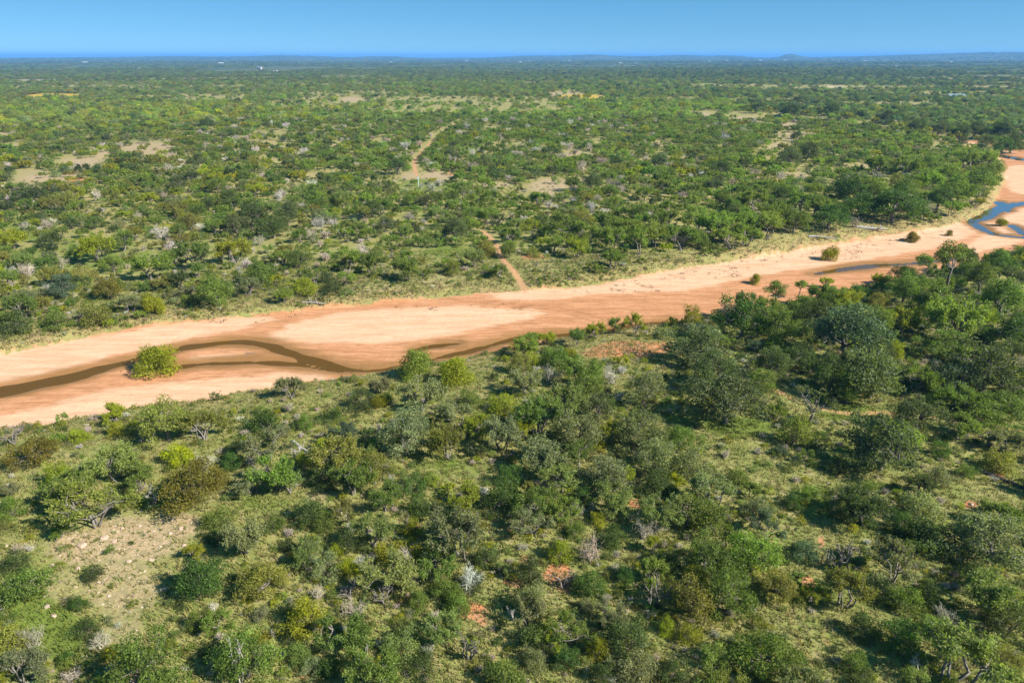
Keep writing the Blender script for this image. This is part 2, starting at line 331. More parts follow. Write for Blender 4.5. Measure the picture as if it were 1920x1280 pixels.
def leaf_material(name, trans=.5, var=.5, rough=.55):
    N = Nodes(name)
    tint = N.attr('tint', 'INSTANCER', 'Color'); lv = N.attr('lv')
    c = N.mix(N.rng(lv, 0, 1, 0, 1, False), N.mix(1.0, tint, (1 - var, 1 - var, 1 - var * .9), 'MULTIPLY'), N.mix(1.0, tint, (1 + var * .85, 1 + var * .85, 1 + var * .4), 'MULTIPLY'))
    p = N.bsdf(c, rough, .25)
    t = N.n('BsdfTranslucent'); N.put(t.inputs['Color'], N.mix(1.0, c, (1.25, 1.35, .55), 'MULTIPLY'))
    m = N.n('MixShader'); m.inputs[0].default_value = trans; N.l(p, m.inputs[1]); N.l(t.outputs[0], m.inputs[2])
    return N.done(m.outputs[0])
def bark_material(name, a, b, scale=6):
    N = Nodes(name); tc = N.n('TexCoord').outputs['Object']; mp = N.n('Mapping'); mp.inputs['Scale'].default_value = (3, 3, .7); N.l(tc, mp.inputs['Vector'])
    nz = N.noise(scale, 4, mp.outputs[0])
    return N.done(N.bsdf(N.mix(N.rng(nz, .35, .65), a, b), .9, .1, nz, .4, .03))
def plain_material(name, col, col2, scale=2.0, rough=.85, spec=.2, metal=0):
    N = Nodes(name); geo = N.n('TexCoord').outputs['Object']; nz = N.noise(scale, 4, geo)
    return N.done(N.bsdf(N.mix(N.rng(nz, .35, .65), col, col2), rough, spec, nz, .3, .05))
def grass_material():
    N = Nodes('grass'); c = N.attr('gc', 'GEOMETRY', 'Color'); p = N.bsdf(c, .8, .1)
    t = N.n('BsdfTranslucent'); N.l(c, t.inputs['Color']); m = N.n('MixShader'); m.inputs[0].default_value = .35
    N.l(p, m.inputs[1]); N.l(t.outputs[0], m.inputs[2]); return N.done(m.outputs[0])
def water_material():
    N = Nodes('water'); geo = N.n('NewGeometry').outputs['Position']
    b = N.n('Bump'); b.inputs['Strength'].default_value = .06; b.inputs['Distance'].default_value = .02; N.l(N.noise(2.2, 3, geo), b.inputs['Height'])
    tr = N.n('BsdfTransparent'); tr.inputs['Color'].default_value = (.7, .53, .28, 1)
    df = N.n('BsdfDiffuse'); df.inputs['Color'].default_value = (.2, .104, .018, 1)
    m0 = N.n('MixShader'); m0.inputs[0].default_value = .45; N.l(tr.outputs[0], m0.inputs[1]); N.l(df.outputs[0], m0.inputs[2])
    gl = N.n('BsdfGlossy'); gl.inputs['Roughness'].default_value = .05; N.l(b.outputs[0], gl.inputs['Normal'])
    fr = N.n('Fresnel'); fr.inputs['IOR'].default_value = 1.333; N.l(b.outputs[0], fr.inputs['Normal'])
    m = N.n('MixShader'); N.l(N.rng(fr.outputs[0], .1, .4, .03, .85), m.inputs[0]); N.l(m0.outputs[0], m.inputs[1]); N.l(gl.outputs[0], m.inputs[2])
    return N.done(m.outputs[0])
M_GROUND, M_WATER, M_GRASS = ground_material(), water_material(), grass_material()
M_LEAF = leaf_material('leaf')
M_TWIG = leaf_material('twig', 0.0, .35, .9)
M_BARK = bark_material('bark', (.105, .09, .075), (.2, .18, .155))
M_DEAD = bark_material('bleached_wood', (.27, .25, .22), (.42, .4, .36))
M_GREY = bark_material('grey_bark', (.12, .105, .085), (.21, .19, .165))
M_SNAG = bark_material('charred_wood', (.05, .045, .04), (.11, .1, .09))
M_ROCK = plain_material('granite', (.50, .34, .25), (.36, .26, .2), 3.0)
M_PALE = plain_material('pale_stone', (.40, .33, .24), (.32, .25, .17), 3.0)

# ------------------------------------------------------------------ ground and water
def build_ground():
    ang = np.concatenate([np.arange(-56, 56, .15), np.arange(56, 304, 4)])
    rad = [4.0]
    while rad[-1] < 32000:
        r = rad[-1]
        rad.append(r * (1.16 if r < 30 else 1.02 if r < 55 else 1.0085 if r < 170 else 1.012 if r < 520 else 1.03 if r < 3000 else 1.05 if r < 14000 else 1.3))
    rad = np.array(rad); A, R = np.meshgrid(np.radians(ang), rad)
    x = (R * np.sin(A)).ravel(); y = (R * np.cos(A)).ravel(); z = height(x, y)
    px, py, _ = project(x, y, z); r = np.hypot(x, y)
    front = (y > 5) & (r > 20)
    n = len(x); P = np.stack([x, y], 1); at = {}
    for nm in FIELD: at[nm] = field(nm, x, y)
    for nm, lst in (('tan', SOIL_TAN), ('red', SOIL_RED), ('lush', LUSH), ('yellow', YELLOW), ('pale', PALE)):
        at[nm] = np.where(front, spots(px, py, lst), 0)
    at['far'] = sstep(900, 2600, r)
    at['dirt'] = sstep(130, 200, r) * .4
    nr, nc = len(rad), len(ang)
    i = np.arange(nr - 1)[:, None] * nc; j = np.arange(nc)[None, :]; j2 = (j + 1) % nc
    F = np.stack([i + j, i + j2, i + nc + j2, i + nc + j], -1).reshape(-1, 4)[:, ::-1]
    V = np.stack([x, y, z], 1)
    c = np.arange(nc)                                   # the small hole under the drone is closed with a few quads
    V = np.vstack([V, [[0, 0, float(height(0, 0)[0])]]])
    cap = np.stack([c, np.full(nc, len(V) - 1), np.full(nc, len(V) - 1), (c + 1) % nc], 1)
    me = mesh_np('ground', V, F, M_GROUND, {k: ('FLOAT', np.append(v, v[0])) for k, v in at.items()}, True)
    o = obj('ground', me); tag(o, 'dry grassy scrubland plain with a broad sandy riverbed', 'ground', kind='structure')
build_ground()

def water_strip(p, w, name, label, dz=0.0):
    d = np.gradient(p, axis=0); d /= np.maximum(np.hypot(*d.T), 1e-6)[:, None]; nrm = np.stack([-d[:, 1], d[:, 0]], 1)
    k = 5; V = []; F = []
    for i in range(len(p)):
        for j in range(k):
            q = p[i] + nrm[i] * (j / (k - 1) * 2 - 1) * (w[i] + .9)
            V.append((q[0], q[1], BED - .17 + dz))
    for i in range(len(p) - 1):
        for j in range(k - 1):
            a = i * k + j; F.append((a + k, a + k + 1, a + 1, a))
    o = obj(name, mesh_np(name, V, F, M_WATER, None, True)); tag(o, label, 'water', kind='structure')
WLAB = ['brown shallow stream winding across the sand past the round willow', 'thin side channel below the round willow', 'short shallow puddle on damp sand', 'thin stream hugging the near bank',
        'narrow pool upstream behind the tall trees', 'blue pool reflecting the sky on the upstream bend', 'narrow blue outlet of the upstream pool', 'small inlet of the blue pool', 'small puddle beside the blue pool', 'dark pool at the far river bend']
for k, (p, w) in enumerate(WATER): water_strip(p, w, 'stream_water', WLAB[k], -.006 * k)

# ------------------------------------------------------------------ plant shapes (unit width, base at the origin)
def unit(v): return v / np.maximum(np.linalg.norm(v, axis=-1, keepdims=True), 1e-9)
def leaf_cards(rg, C, Nn, L, Wd, lv, along=None):
    n = len(C); r = rg.normal(size=(n, 3))
    t = unit(np.cross(Nn, r)) if along is None else unit(along)
    b = unit(np.cross(Nn if along is None else r, t))
    L = (L * rg.uniform(.5, 1.65, n))[:, None]; Wd = (Wd * rg.uniform(.65, 1.35, n))[:, None]
    V = np.stack([C - t * L, C + b * Wd - t * L * .1, C + t * L, C - b * Wd + t * L * .1], 1).reshape(-1, 3)
    return V, np.arange(4 * n).reshape(n, 4), np.repeat(lv, 4)
def tubes(lines, sides=5):
    V, F = [], []
    for pts, r0, r1 in lines:
        pts = np.asarray(pts, float); m = len(pts); base = len(V)
        d = unit(np.gradient(pts, axis=0)); ref = np.array([.31, .17, .93]) if abs(d[0][2]) < .9 else np.array([1., .2, 0])
        u = unit(np.cross(d, ref)); v = np.cross(d, u)
        for i in range(m):
            r = r0 + (r1 - r0) * i / (m - 1)
            for s in range(sides):
                a = 2 * math.pi * s / sides; V.append(pts[i] + r * (math.cos(a) * u[i] + math.sin(a) * v[i]))
        for i in range(m - 1):
            for s in range(sides):
                s2 = (s + 1) % sides; F.append((base + i * sides + s, base + i * sides + s2, base + (i + 1) * sides + s2, base + (i + 1) * sides + s))
    return np.array(V), np.array(F)
def bend(rg, a, b, sag=.12, k=5):
    a, b = np.asarray(a, float), np.asarray(b, float); L = np.linalg.norm(b - a); off = rg.normal(size=3) * sag * L; off2 = rg.normal(size=3) * sag * .5 * L
    t = np.linspace(0, 1, k)[:, None]
    return a * (1 - t) + b * t + np.sin(t * math.pi) * off + np.sin(t * 2 * math.pi) * off2
def crown_lobes(rg, n, h, base, low=-.1, rmin=.55, lr=(.1, .18)):
    out = []; p1, p2 = rg.uniform(0, 6.28, 2)
    for i in range(n):
        th = rg.uniform(0, 6.283); e = math.asin(rg.uniform(math.sin(low), 1)); rr = rg.uniform(rmin, .95)
        a = .43 * (1 + .2 * math.sin(2 * th + p1) + .13 * math.sin(3 * th + p2))
        out.append((a * rr * math.cos(e) * math.cos(th), a * rr * math.cos(e) * math.sin(th), base + (h * .9 - base) * rr * max(math.sin(e), -.3), rg.uniform(*lr)))
    return out
def lobed_leaves(rg, lobes, per, leaf, aspect=.6, squash=.75):
    C, Nn, lv = [], [], []
    for x, y, z, r in lobes:
        n = int(per * (r / .14) ** 1.6); d = unit(rg.normal(size=(n, 3)) + np.array([0, 0, .25])); q = r * (.45 + .65 * rg.uniform(0, 1, n) ** .6)[:, None] * np.where(rg.uniform(0, 1, (n, 1)) < .1, rg.uniform(1.1, 1.6, (n, 1)), 1)
        c = np.array([x, y, z]) + d * q * np.array([1, 1, squash]); base = rg.uniform(.25, .75)
        C.append(c); Nn.append(unit(d * .9 + rg.normal(size=(n, 3)) * .6)); lv.append(np.clip(base + rg.normal(size=n) * .2, 0, 1))
    C, Nn, lv = np.concatenate(C), np.concatenate(Nn), np.concatenate(lv); k = C[:, 2] > .01
    return leaf_cards(rg, C[k], Nn[k], leaf, leaf * aspect, lv[k])
def trunk_to(rg, lobes, fork, r0, lean=.06, main=6, sides=5):
    f = np.array([rg.normal() * lean, rg.normal() * lean, fork]); L = [(bend(rg, (0, 0, -.05), f, .05, 4), r0, r0 * .75)]
    idx = rg.permutation(len(lobes)); mains = []
    for i in idx[:main]:
        t = np.array(lobes[i][:3]); m = f + (t - f) * .72; L.append((bend(rg, f - (0, 0, .03), m, .1, 5), r0 * .6, r0 * .25)); mains.append(m)
    for i in idx[main:]:
        t = np.array(lobes[i][:3]); a = min(mains, key=lambda m: np.linalg.norm(m - t)); a = f + (a - f) * rg.uniform(.55, .95); L.append((bend(rg, a, t, .1, 4), r0 * .22, r0 * .07))
    return tubes(L, sides)
def shape_oak(seed, coarse=False):
    rg = np.random.default_rng(seed); h = rg.uniform(.68, .82)
    lobes = crown_lobes(rg, 26 if coarse else 40, h, h * .3, -.2, .5, (.1, .17) if coarse else (.06, .145))
    crown = lobed_leaves(rg, lobes, 42 if coarse else 230, .03 if coarse else .0145)
    return crown, trunk_to(rg, lobes, h * .28, .035)
def shape_tall(seed):
    rg = np.random.default_rng(seed); h = 1.55
    lobes = crown_lobes(rg, 20, h, h * .62, -.3, .45, (.1, .18)); crown = lobed_leaves(rg, lobes, 150, .022)
    return crown, trunk_to(rg, lobes, h * .5, .04, .1)
def shape_half(seed):
    rg = np.random.default_rng(seed); h = .86
    lobes = crown_lobes(rg, 26, h, h * .42, -.1, .6, (.06, .11)); crown = lobed_leaves(rg, lobes[:17], 110, .016)
    return crown, trunk_to(rg, lobes, h * .3, .03, .05, 8)
def shape_bush(seed, coarse=False, dense=False):
    rg = np.random.default_rng(seed); h = rg.uniform(.62, .82)
    lobes = crown_lobes(rg, 22 if coarse else 30, h, h * .2, -.25, .5, (.13, .2) if dense else (.09, .17))
    crown = lobed_leaves(rg, lobes, (30 if coarse else 120) * (1.3 if dense else 1), .036 if coarse else .02, .55, .8)
    return crown, trunk_to(rg, lobes, h * .1, .018, .04, 7, 4)
def shape_mesquite(seed, coarse=False):
    rg = np.random.default_rng(seed); h = rg.uniform(.62, .8); L = []; C, Nn, lv, Al = [], [], [], []
    for s in range(rg.integers(3, 6)):
        th = rg.uniform(0, 6.283); m1 = np.array([math.cos(th) * .17, math.sin(th) * .17, h * .4]) * rg.uniform(.8, 1.2)
        b0 = np.array([math.cos(th) * .02, math.sin(th) * .02, -.04]); L.append((bend(rg, b0, m1, .12, 5), .022, .014))
        for b in range(5 if not coarse else 4):
            th2 = th + rg.normal() * .75; rr = rg.uniform(.2, .46); e = math.sqrt(max(0, 1 - (rr / .5) ** 2))
            m2 = np.array([math.cos(th2) * rr, math.sin(th2) * rr, h * (.26 + .66 * e * rg.uniform(.75, 1.05))]); L.append((bend(rg, m1, m2, .13, 5), .012, .005))
            for t in range(6 if not coarse else 4):
                a = m1 + (m2 - m1) * rg.uniform(.45, 1.0); dr = unit(rg.normal(size=3) * .8 + unit(m2 - m1) * .9 + np.array([0, 0, .12])); tip = a + dr * rg.uniform(.08, .17)
                L.append((bend(rg, a, tip, .1, 3), .004, .0015))
                n = 46 if not coarse else 12; q = rg.uniform(.05, 1.15, n)[:, None]
                C.append(a + (tip - a) * q + rg.normal(size=(n, 3)) * .026); d = unit(rg.normal(size=(n, 3)) * .7 + dr * .5 + np.array([0, 0, -.25]))
                Al.append(d); lv.append(np.clip(rg.uniform(.3, .7) + rg.normal(size=n) * .2, 0, 1))
    C, Al, lv = np.concatenate(C), np.concatenate(Al), np.concatenate(lv)
    crown = leaf_cards(rg, C, Al, .021 if not coarse else .042, .0085 if not coarse else .02, lv, Al)
    return crown, tubes(L, 4)
def twig_lines(rg, n_stem, n_br, n_tw, h, r0, spread=.45):
    L = []
    for s in range(n_stem):
        th = rg.uniform(0, 6.283); rr = rg.uniform(.1, spread); m = np.array([math.cos(th) * rr * .6, math.sin(th) * rr * .6, h * rg.uniform(.4, .7)]); L.append((bend(rg, (0, 0, -.04), m, .12, 4), r0, r0 * .5))
        for b in range(n_br):
            a = m * rg.uniform(.45, 1); d = unit(rg.normal(size=3) * .6 + unit(m) * .8); e = a + d * rg.uniform(.14, .28); e[2] = max(e[2], .03); L.append((bend(rg, a, e, .14, 4), r0 * .4, r0 * .15))
            for t in range(n_tw):
                a2 = a + (e - a) * rg.uniform(.3, 1); e2 = a2 + unit(rg.normal(size=3) * .8 + d * .7) * rg.uniform(.05, .14); L.append((bend(rg, a2, e2, .1, 3), r0 * .18, r0 * .07))
    return L
def shape_bare(seed, coarse=False):
    rg = np.random.default_rng(seed); h = rg.uniform(.55, .75)
    tw = tubes(twig_lines(rg, 11, 6, 5, h, .016 if not coarse else .03), 3)
    lv = np.clip(rg.uniform(0, 1, len(tw[0])), 0, 1); return (tw[0], tw[1], lv), None
def shape_dead(seed, h=1.0):
    rg = np.random.default_rng(seed); return None, tubes(twig_lines(rg, 4, 4, 4, h, .03, .6), 5)
SHAPES = {}
def library(kind, fn, n, seed, leafmat=M_LEAF, bark=M_BARK, **kw):
    out = []
    for i in range(n):
        crown, trunk = fn(seed + i, **kw)
        cm = mesh_np(kind + '_crown', crown[0], crown[1], leafmat, {'lv': ('FLOAT', crown[2])}) if crown else None
        tm = mesh_np(kind + '_trunk', trunk[0], trunk[1], bark, None, True) if trunk else None
        out.append((cm, tm))
    SHAPES[kind] = out
library('oak', shape_oak, 6, 100); library('oak_far', shape_oak, 5, 150, coarse=True)
library('mesquite', shape_mesquite, 7, 200, bark=M_GREY); library('mesquite_far', shape_mesquite, 6, 250, coarse=True)
library('bush', shape_bush, 6, 300); library('bush_far', shape_bush, 4, 350, coarse=True)
library('willow', shape_bush, 3, 400, dense=True)
library('bare', shape_bare, 5, 500, leafmat=M_TWIG); library('bare_far', shape_bare, 2, 550, leafmat=M_TWIG, coarse=True)
library('tall', shape_tall, 3, 600); library('half', shape_half, 1, 640)
library('dead', shape_dead, 3, 700, bark=M_DEAD); library('snag', shape_dead, 1, 720, bark=M_SNAG); library('greydead', shape_dead, 2, 730, bark=M_BARK)
HR = {'oak': .75, 'mesquite': .72, 'bush': .72, 'willow': .75, 'bare': .65, 'tall': 1.5, 'half': .86, 'dead': .8, 'snag': .8, 'greydead': .8}
NAME = {'oak': 'oak_tree', 'mesquite': 'mesquite_tree', 'bush': 'scrub_bush', 'willow': 'willow_bush', 'bare': 'leafless_bush', 'tall': 'cottonwood_tree', 'half': 'oak_tree', 'dead': 'dead_tree', 'snag': 'dead_tree', 'greydead': 'dead_tree'}
CAT = {'oak': 'tree', 'mesquite': 'tree', 'bush': 'bush', 'willow': 'bush', 'bare': 'bush', 'tall': 'tree', 'half': 'tree', 'dead': 'dead tree', 'snag': 'dead tree', 'greydead': 'dead tree'}
TINT = {'dk': (.09, .124, .036), 'dg': (.085, .148, .03), 'gg': (.23, .245, .12), 'go': (.13, .16, .064), 'bl': (.108, .158, .092), 'mg': (.155, .213, .042), 'gr': (.2, .268, .046), 'yg': (.285, .31, .022),
        'by': (.37, .38, .012), 'ob': (.205, .18, .03), 'ol': (.225, .23, .05), 'oy': (.25, .25, .016), 'tw': (.34, .3, .235), 'tg': (.44, .41, .36), 'gn': (.225, .28, .08)}
CNAME = {'dk': 'dark green', 'dg': 'deep green', 'gg': 'grey-green', 'go': 'dull dark green', 'bl': 'bluish green', 'mg': 'mid green', 'gr': 'fresh green', 'yg': 'yellow-green', 'by': 'bright yellow', 'ob': 'brownish olive', 'ol': 'olive green', 'oy': 'golden olive', 'tw': 'grey-brown', 'tg': 'pale grey', 'gn': 'soft green'}

# ------------------------------------------------------------------ the plants one can pick out in the photograph: kind, tint, crown centre px, crown width px
HERO = '''
willow oy 291 664 88 | willow oy 1559 473 39 | willow oy 1418 522 26 | willow ob 1712 443 28 | willow oy 1878 416 20 | willow ob 1780 436 16
tall mg 1456 540 44 | tall mg 1738 488 40 | tall mg 1786 486 74 | tall gr 1502 535 26 | half go 1528 750 112
oak dg 1392 590 130 | oak mg 1468 612 100 | bush oy 1298 592 56 | oak gg 1312 646 120 | oak go 1340 690 120 | oak go 1368 738 160 | oak bl 1588 625 140 | oak go 1640 695 150 | oak mg 1650 600 90 | mesquite yg 1690 600 80
mesquite gr 1790 600 120 | oak yg 1850 590 60 | oak go 1850 690 140 | oak bl 1790 700 110 | bush ol 1495 808 80 | oak go 1662 828 165 | oak go 1728 770 110 | mesquite gr 1800 800 70 | oak mg 1880 560 100 | oak dg 1880 490 80 | oak mg 1840 520 80 | oak dg 1905 620 100
oak mg 1700 540 80 | oak dg 1693 508 46 | mesquite oy 1648 528 40 | mesquite yg 1549 530 30 | bush dg 1610 540 50 | oak mg 1570 550 70 | oak mg 1510 570 80 | mesquite gr 1440 575 50 | oak dk 1540 590 90 | mesquite yg 1600 565 60 | oak mg 1750 560 90 | oak mg 1770 640 90
oak dk 1500 660 90 | oak go 1450 680 80 | bush mg 1430 710 60 | oak mg 1880 750 110 | mesquite gr 1720 710 80 | bush yg 1680 655 50 | oak dk 1560 700 100 | oak mg 1590 730 80 | mesquite mg 1800 745 70 | bush gr 1760 745 60 | bush mg 1850 775 80 | bush mg 1455 640 60
willow gr 784 683 72 | willow yg 853 695 70 | bush oy 963 645 26 | bush mg 1043 664 74 | bush yg 1000 672 40 | bush oy 1070 660 36 | willow oy 714 748 40 | bush dk 676 746 60 | mesquite gg 790 740 100 | mesquite gg 712 722 44 | oak gg 760 810 130
mesquite gg 850 775 90 | mesquite ol 840 830 90 | bush yg 942 752 60 | mesquite gg 985 715 70 | mesquite gr 1090 695 90 | bare tg 1152 700 64 | oak gg 1210 730 90 | oak mg 1100 720 80 | mesquite by 1150 812 52 | oak go 1205 800 110 | oak gg 1235 845 120 | bush by 1126 826 34 | bare tw 1030 700 60 | mesquite yg 900 800 70
mesquite gg 940 815 90 | mesquite mg 1010 780 100 | mesquite gn 1060 760 90 | oak gg 1080 800 110 | bush dg 1040 815 60 | mesquite yg 985 800 60 | mesquite gg 1030 850 110 | oak go 1120 760 90 | bare tw 920 795 50 | bush mg 880 745 50
oak ol 310 790 110 | mesquite ol 380 800 80 | oak ob 60 842 88 | bush yg 104 886 74 | bush yg 144 813 44 | bush yg 216 803 38 | greydead tw 22 815 50 | bush yg 68 797 20 | bush by 332 850 62 | oak ob 356 905 130 | bush ob 405 890 60 | mesquite ol 168 945 140 | mesquite gn 215 870 90 | mesquite mg 250 900 70 | bush dg 285 935 50
bush dg 498 788 76 | bush dg 618 772 46 | bush mg 570 790 40 | mesquite gg 500 835 90 | bush dk 445 835 50 | bush dg 436 860 50 | mesquite gr 514 885 110 | mesquite gg 470 905 70 | bush mg 410 965 66 | bush dg 405 1000 40 | mesquite gn 540 905 70 | bush yg 565 860 40 | bush yg 605 830 50 | mesquite ol 630 855 110 | mesquite bl 640 815 60 | bush dk 610 885 70 | bare tg 600 860 50 | bush yg 465 818 36
oak dg 375 1076 116 | oak ol 486 1080 116 | mesquite gg 455 1005 90 | bush yg 568 1152 96 | bush mg 50 1085 100 | bush dk 162 1175 54 | bush mg 362 1162 54 | bush mg 326 1188 24 | bush dg 120 1230 34 | oak mg 255 1258 190 | oak mg 457 1235 130 | bare tw 60 1195 80 | bush ol 20 1200 90 | mesquite gg 40 1260 100 | bush dk 175 1070 44 | bush dg 145 1130 40 | bush mg 205 1030 26 | bush dk 30 1050 60 | bush mg 15 950 60
bush dk 580 955 70 | bush mg 610 970 60 | mesquite mg 660 900 90 | oak ol 700 880 90 | mesquite mg 721 932 84 | bush dg 775 905 60 | mesquite yg 870 935 80 | bush gr 805 890 36 | bush yg 775 985 56 | bush dk 785 945 60 | mesquite gg 820 960 50 | mesquite ol 650 960 60 | bush dk 655 1010 70 | mesquite gn 700 1000 90 | bush yg 745 1025 80 | mesquite gg 860 1010 120 | bush by 650 1060 50 | mesquite gn 720 1070 110 | bare tg 765 1050 70 | mesquite mg 820 1060 80
bush dg 940 930 80 | bush dg 960 890 60 | oak mg 1000 935 110 | mesquite gn 1050 900 90 | mesquite gr 1060 960 70 | mesquite yg 1160 890 70 | oak gg 1140 880 110 | bush dk 1230 900 80 | bush by 1270 890 40 | mesquite gn 1150 930 90 | bush dg 1090 930 50 | bare tw 1080 950 50 | bush yg 1120 970 40 | mesquite gg 1000 980 80 | bush mg 1080 990 50 | bush dg 1150 995 60 | bare tw 1210 985 80 | mesquite gn 1240 960 90
bush yg 1050 1030 60 | bare tw 1110 1030 80 | bush dk 1140 1010 50 | mesquite yg 1230 1025 60 | bush dg 1110 1090 70 | bush dk 990 1070 70 | bush gg 1000 1120 90 | bush dg 1170 1075 50 | mesquite gr 1230 1080 90 | bush dk 1250 1045 60 | greydead tw 1060 1085 50 | bare tg 880 1080 80 | bush dk 915 1040 60 | bush dk 890 1085 50 | mesquite gn 940 1070 40 | bush mg 840 1100 60
oak mg 1330 1045 118 | oak gr 1412 1030 124 | oak mg 1370 1110 130 | oak ol 1462 1095 92 | bush yg 1310 1080 60 | bush bl 1508 1030 66 | oak mg 1440 1215 150 | bush oy 1296 1185 60 | oak ol 1300 1120 120 | bush gn 1340 1230 80 | bush mg 1335 970 110 | bush dg 1490 937 44 | bush mg 1478 877 22 | bush gg 1420 950 60 | mesquite gg 1340 920 100 | mesquite gn 1290 960 80 | bush gg 1300 870 80 | bush mg 1385 890 50 | mesquite bl 1440 990 80 | bush dk 1570 945 70
mesquite dk 1616 950 100 | bush mg 1630 915 56 | bush dg 1625 975 40 | bush dg 1690 978 60 | bush gg 1733 948 90 | bush dg 1710 950 40 | oak gg 1865 1010 150 | bush dk 1820 1070 70 | mesquite ol 1590 1112 96 | mesquite gg 1680 1060 110 | bush gg 1650 1090 70 | bush mg 1700 1120 80 | bush dg 1690 1190 90 | bush mg 1750 1170 80 | bush dk 1620 1170 70 | bush dk 1740 1110 60 | mesquite gn 1870 1110 120 | bush dk 1900 1160 90 | bare tw 1770 1150 60
greydead tg 1582 1045 84 | dead tg 1856 818 44 | dead tg 470 1222 44 | dead tg 1762 552 34 | snag tw 1790 1176 50 | dead tg 566 842 50 | dead tg 960 1150 36 | greydead tg 720 1115 60 | greydead tg 655 1105 54 | dead tg 1045 770 34 | dead tg 800 1050 36 | dead tg 292 930 50 | greydead tw 1230 1110 80 | greydead tw 880 1215 70 | dead tg 1710 1245 40 | dead tg 738 895 22
bush ol 1880 860 80 | mesquite gg 1895 830 70 | bush mg 1810 880 40 | bush gg 1760 890 60 | bush dk 1770 1000 110 | mesquite gn 1800 1240 150 | bush gn 1720 1265 60 | bush dk 1620 1265 60 | bush mg 1600 1235 70 | bush ol 1890 1230 70
mesquite mg 640 1180 110 | bush dg 620 1250 60 | mesquite gr 700 1250 120 | bush gn 760 1190 90 | bare tw 660 1140 70 | bush dk 790 1240 80 | mesquite gn 830 1180 80 | bush mg 860 1130 60 | bush dk 1000 1190 80 | mesquite gg 990 1150 80 | bush mg 950 1260 90 | bush gg 1000 1230 60 | mesquite yg 1030 1200 60 | mesquite gr 1070 1180 90 | bush dg 1060 1230 60 | bush dk 1180 1190 100 | bush oy 1120 1210 60 | bush dk 1130 1260 60 | bush gg 1200 1240 90 | mesquite gg 1150 1150 70 | bush yg 1250 1170 50 | bush dk 1260 1250 70 | bush gn 560 1220 60 | bush gg 585 1250 50
bush dk 542 1190 40 | bare tw 590 1110 50 | bush gg 610 1060 70 | bush yg 630 1030 40 | mesquite gn 580 1030 70 | bush dk 540 1015 40 | bare tg 475 860 40
oak mg 400 541 90 | bush mg 353 560 40 | willow yg 286 566 54 | mesquite gg 242 572 48 | bush ol 175 580 76 | bush mg 104 598 52 | bush dk 20 600 70 | bush yg 571 530 60 | bush dk 622 534 42 | oak dk 94 445 50 | mesquite yg 181 463 78 | mesquite gr 280 497 80 | bush ol 144 507 60 | mesquite mg 90 494 50 | oak bl 114 537 60 | oak ob 201 534 70 | mesquite mg 360 480 80 | oak mg 487 504 80 | oak mg 560 480 60 | mesquite yg 440 470 70 | bush mg 650 545 30
oak dk 470 400 80 | oak dk 510 420 70 | oak go 440 420 60 | oak go 540 400 60 | oak dk 745 310 46 | oak dk 695 385 58 | oak dk 386 229 36 | oak go 905 300 50 | oak go 1240 300 46 | oak dk 1352 312 50 | oak go 1480 292 50 | oak dk 1515 285 46 | oak dg 1560 396 90 | oak dg 1620 375 90 | oak dg 1680 385 110 | oak dg 1720 390 60 | oak dg 1590 350 80 | oak mg 1800 350 80 | oak dg 1760 370 60 | oak mg 1840 330 70 | oak gr 1780 320 60 | oak mg 1700 350 70
mesquite gr 1040 455 50 | mesquite gr 1100 435 60 | mesquite mg 1130 425 60 | mesquite gr 1180 430 60 | mesquite gr 1230 440 64 | mesquite gr 1250 415 60 | oak mg 1310 440 56 | mesquite gr 1310 410 60 | mesquite gr 1370 445 64 | mesquite gr 1380 410 60 | mesquite gr 1440 425 64 | mesquite gr 1450 395 60 | oak mg 1490 410 70 | mesquite gr 1500 380 60 | oak mg 1530 375 70 | mesquite gr 1420 375 60 | oak mg 1640 350 70 | mesquite gr 1740 340 60 | mesquite gr 1810 300 60 | mesquite gr 1850 300 50 | oak mg 1750 300 60 | mesquite mg 960 440 50 | mesquite yg 1000 430 56 | oak mg 1860 315 50 | mesquite gr 1700 310 56 | mesquite gr 1640 310 50 | willow ol 912 465 44 | bush ol 1000 468 36 | oak mg 955 465 50 | mesquite yg 1080 460 60 | mesquite gr 1150 450 60 | mesquite gr 1200 455 60 | mesquite gr 1280 445 70 | mesquite gr 1400 440 60 | mesquite gr 1340 420 80 | oak go 1110 335 60 | mesquite gr 1060 430 70 | oak mg 1200 400 60 | mesquite mg 700 490 60 | mesquite mg 760 505 60 | bush ol 850 500 40 | mesquite gr 650 490 60 | oak go 330 375 40 | oak dk 60 360 60 | oak dk 240 300 34 | oak go 370 300 40
oak dg 1880 275 50 | oak dk 1850 262 40 | oak dk 1900 268 50 | oak dk 1800 248 44 | oak dk 1760 240 40 | oak dk 1720 235 40 | oak dk 1830 240 40 | oak dk 1880 245 50 | oak dk 1420 200 32 | oak dk 1485 200 40 | oak dk 1560 208 40 | oak dk 1610 212 30 | oak dk 1660 222 36 | mesquite oy 1510 215 20 | mesquite oy 1590 222 22 | mesquite oy 1640 230 22 | mesquite yg 1690 238 24 | mesquite yg 1740 246 26 | mesquite ol 1790 255 28 | mesquite ol 1840 262 26 | mesquite oy 1100 181 20 | mesquite oy 1080 182 16
'''
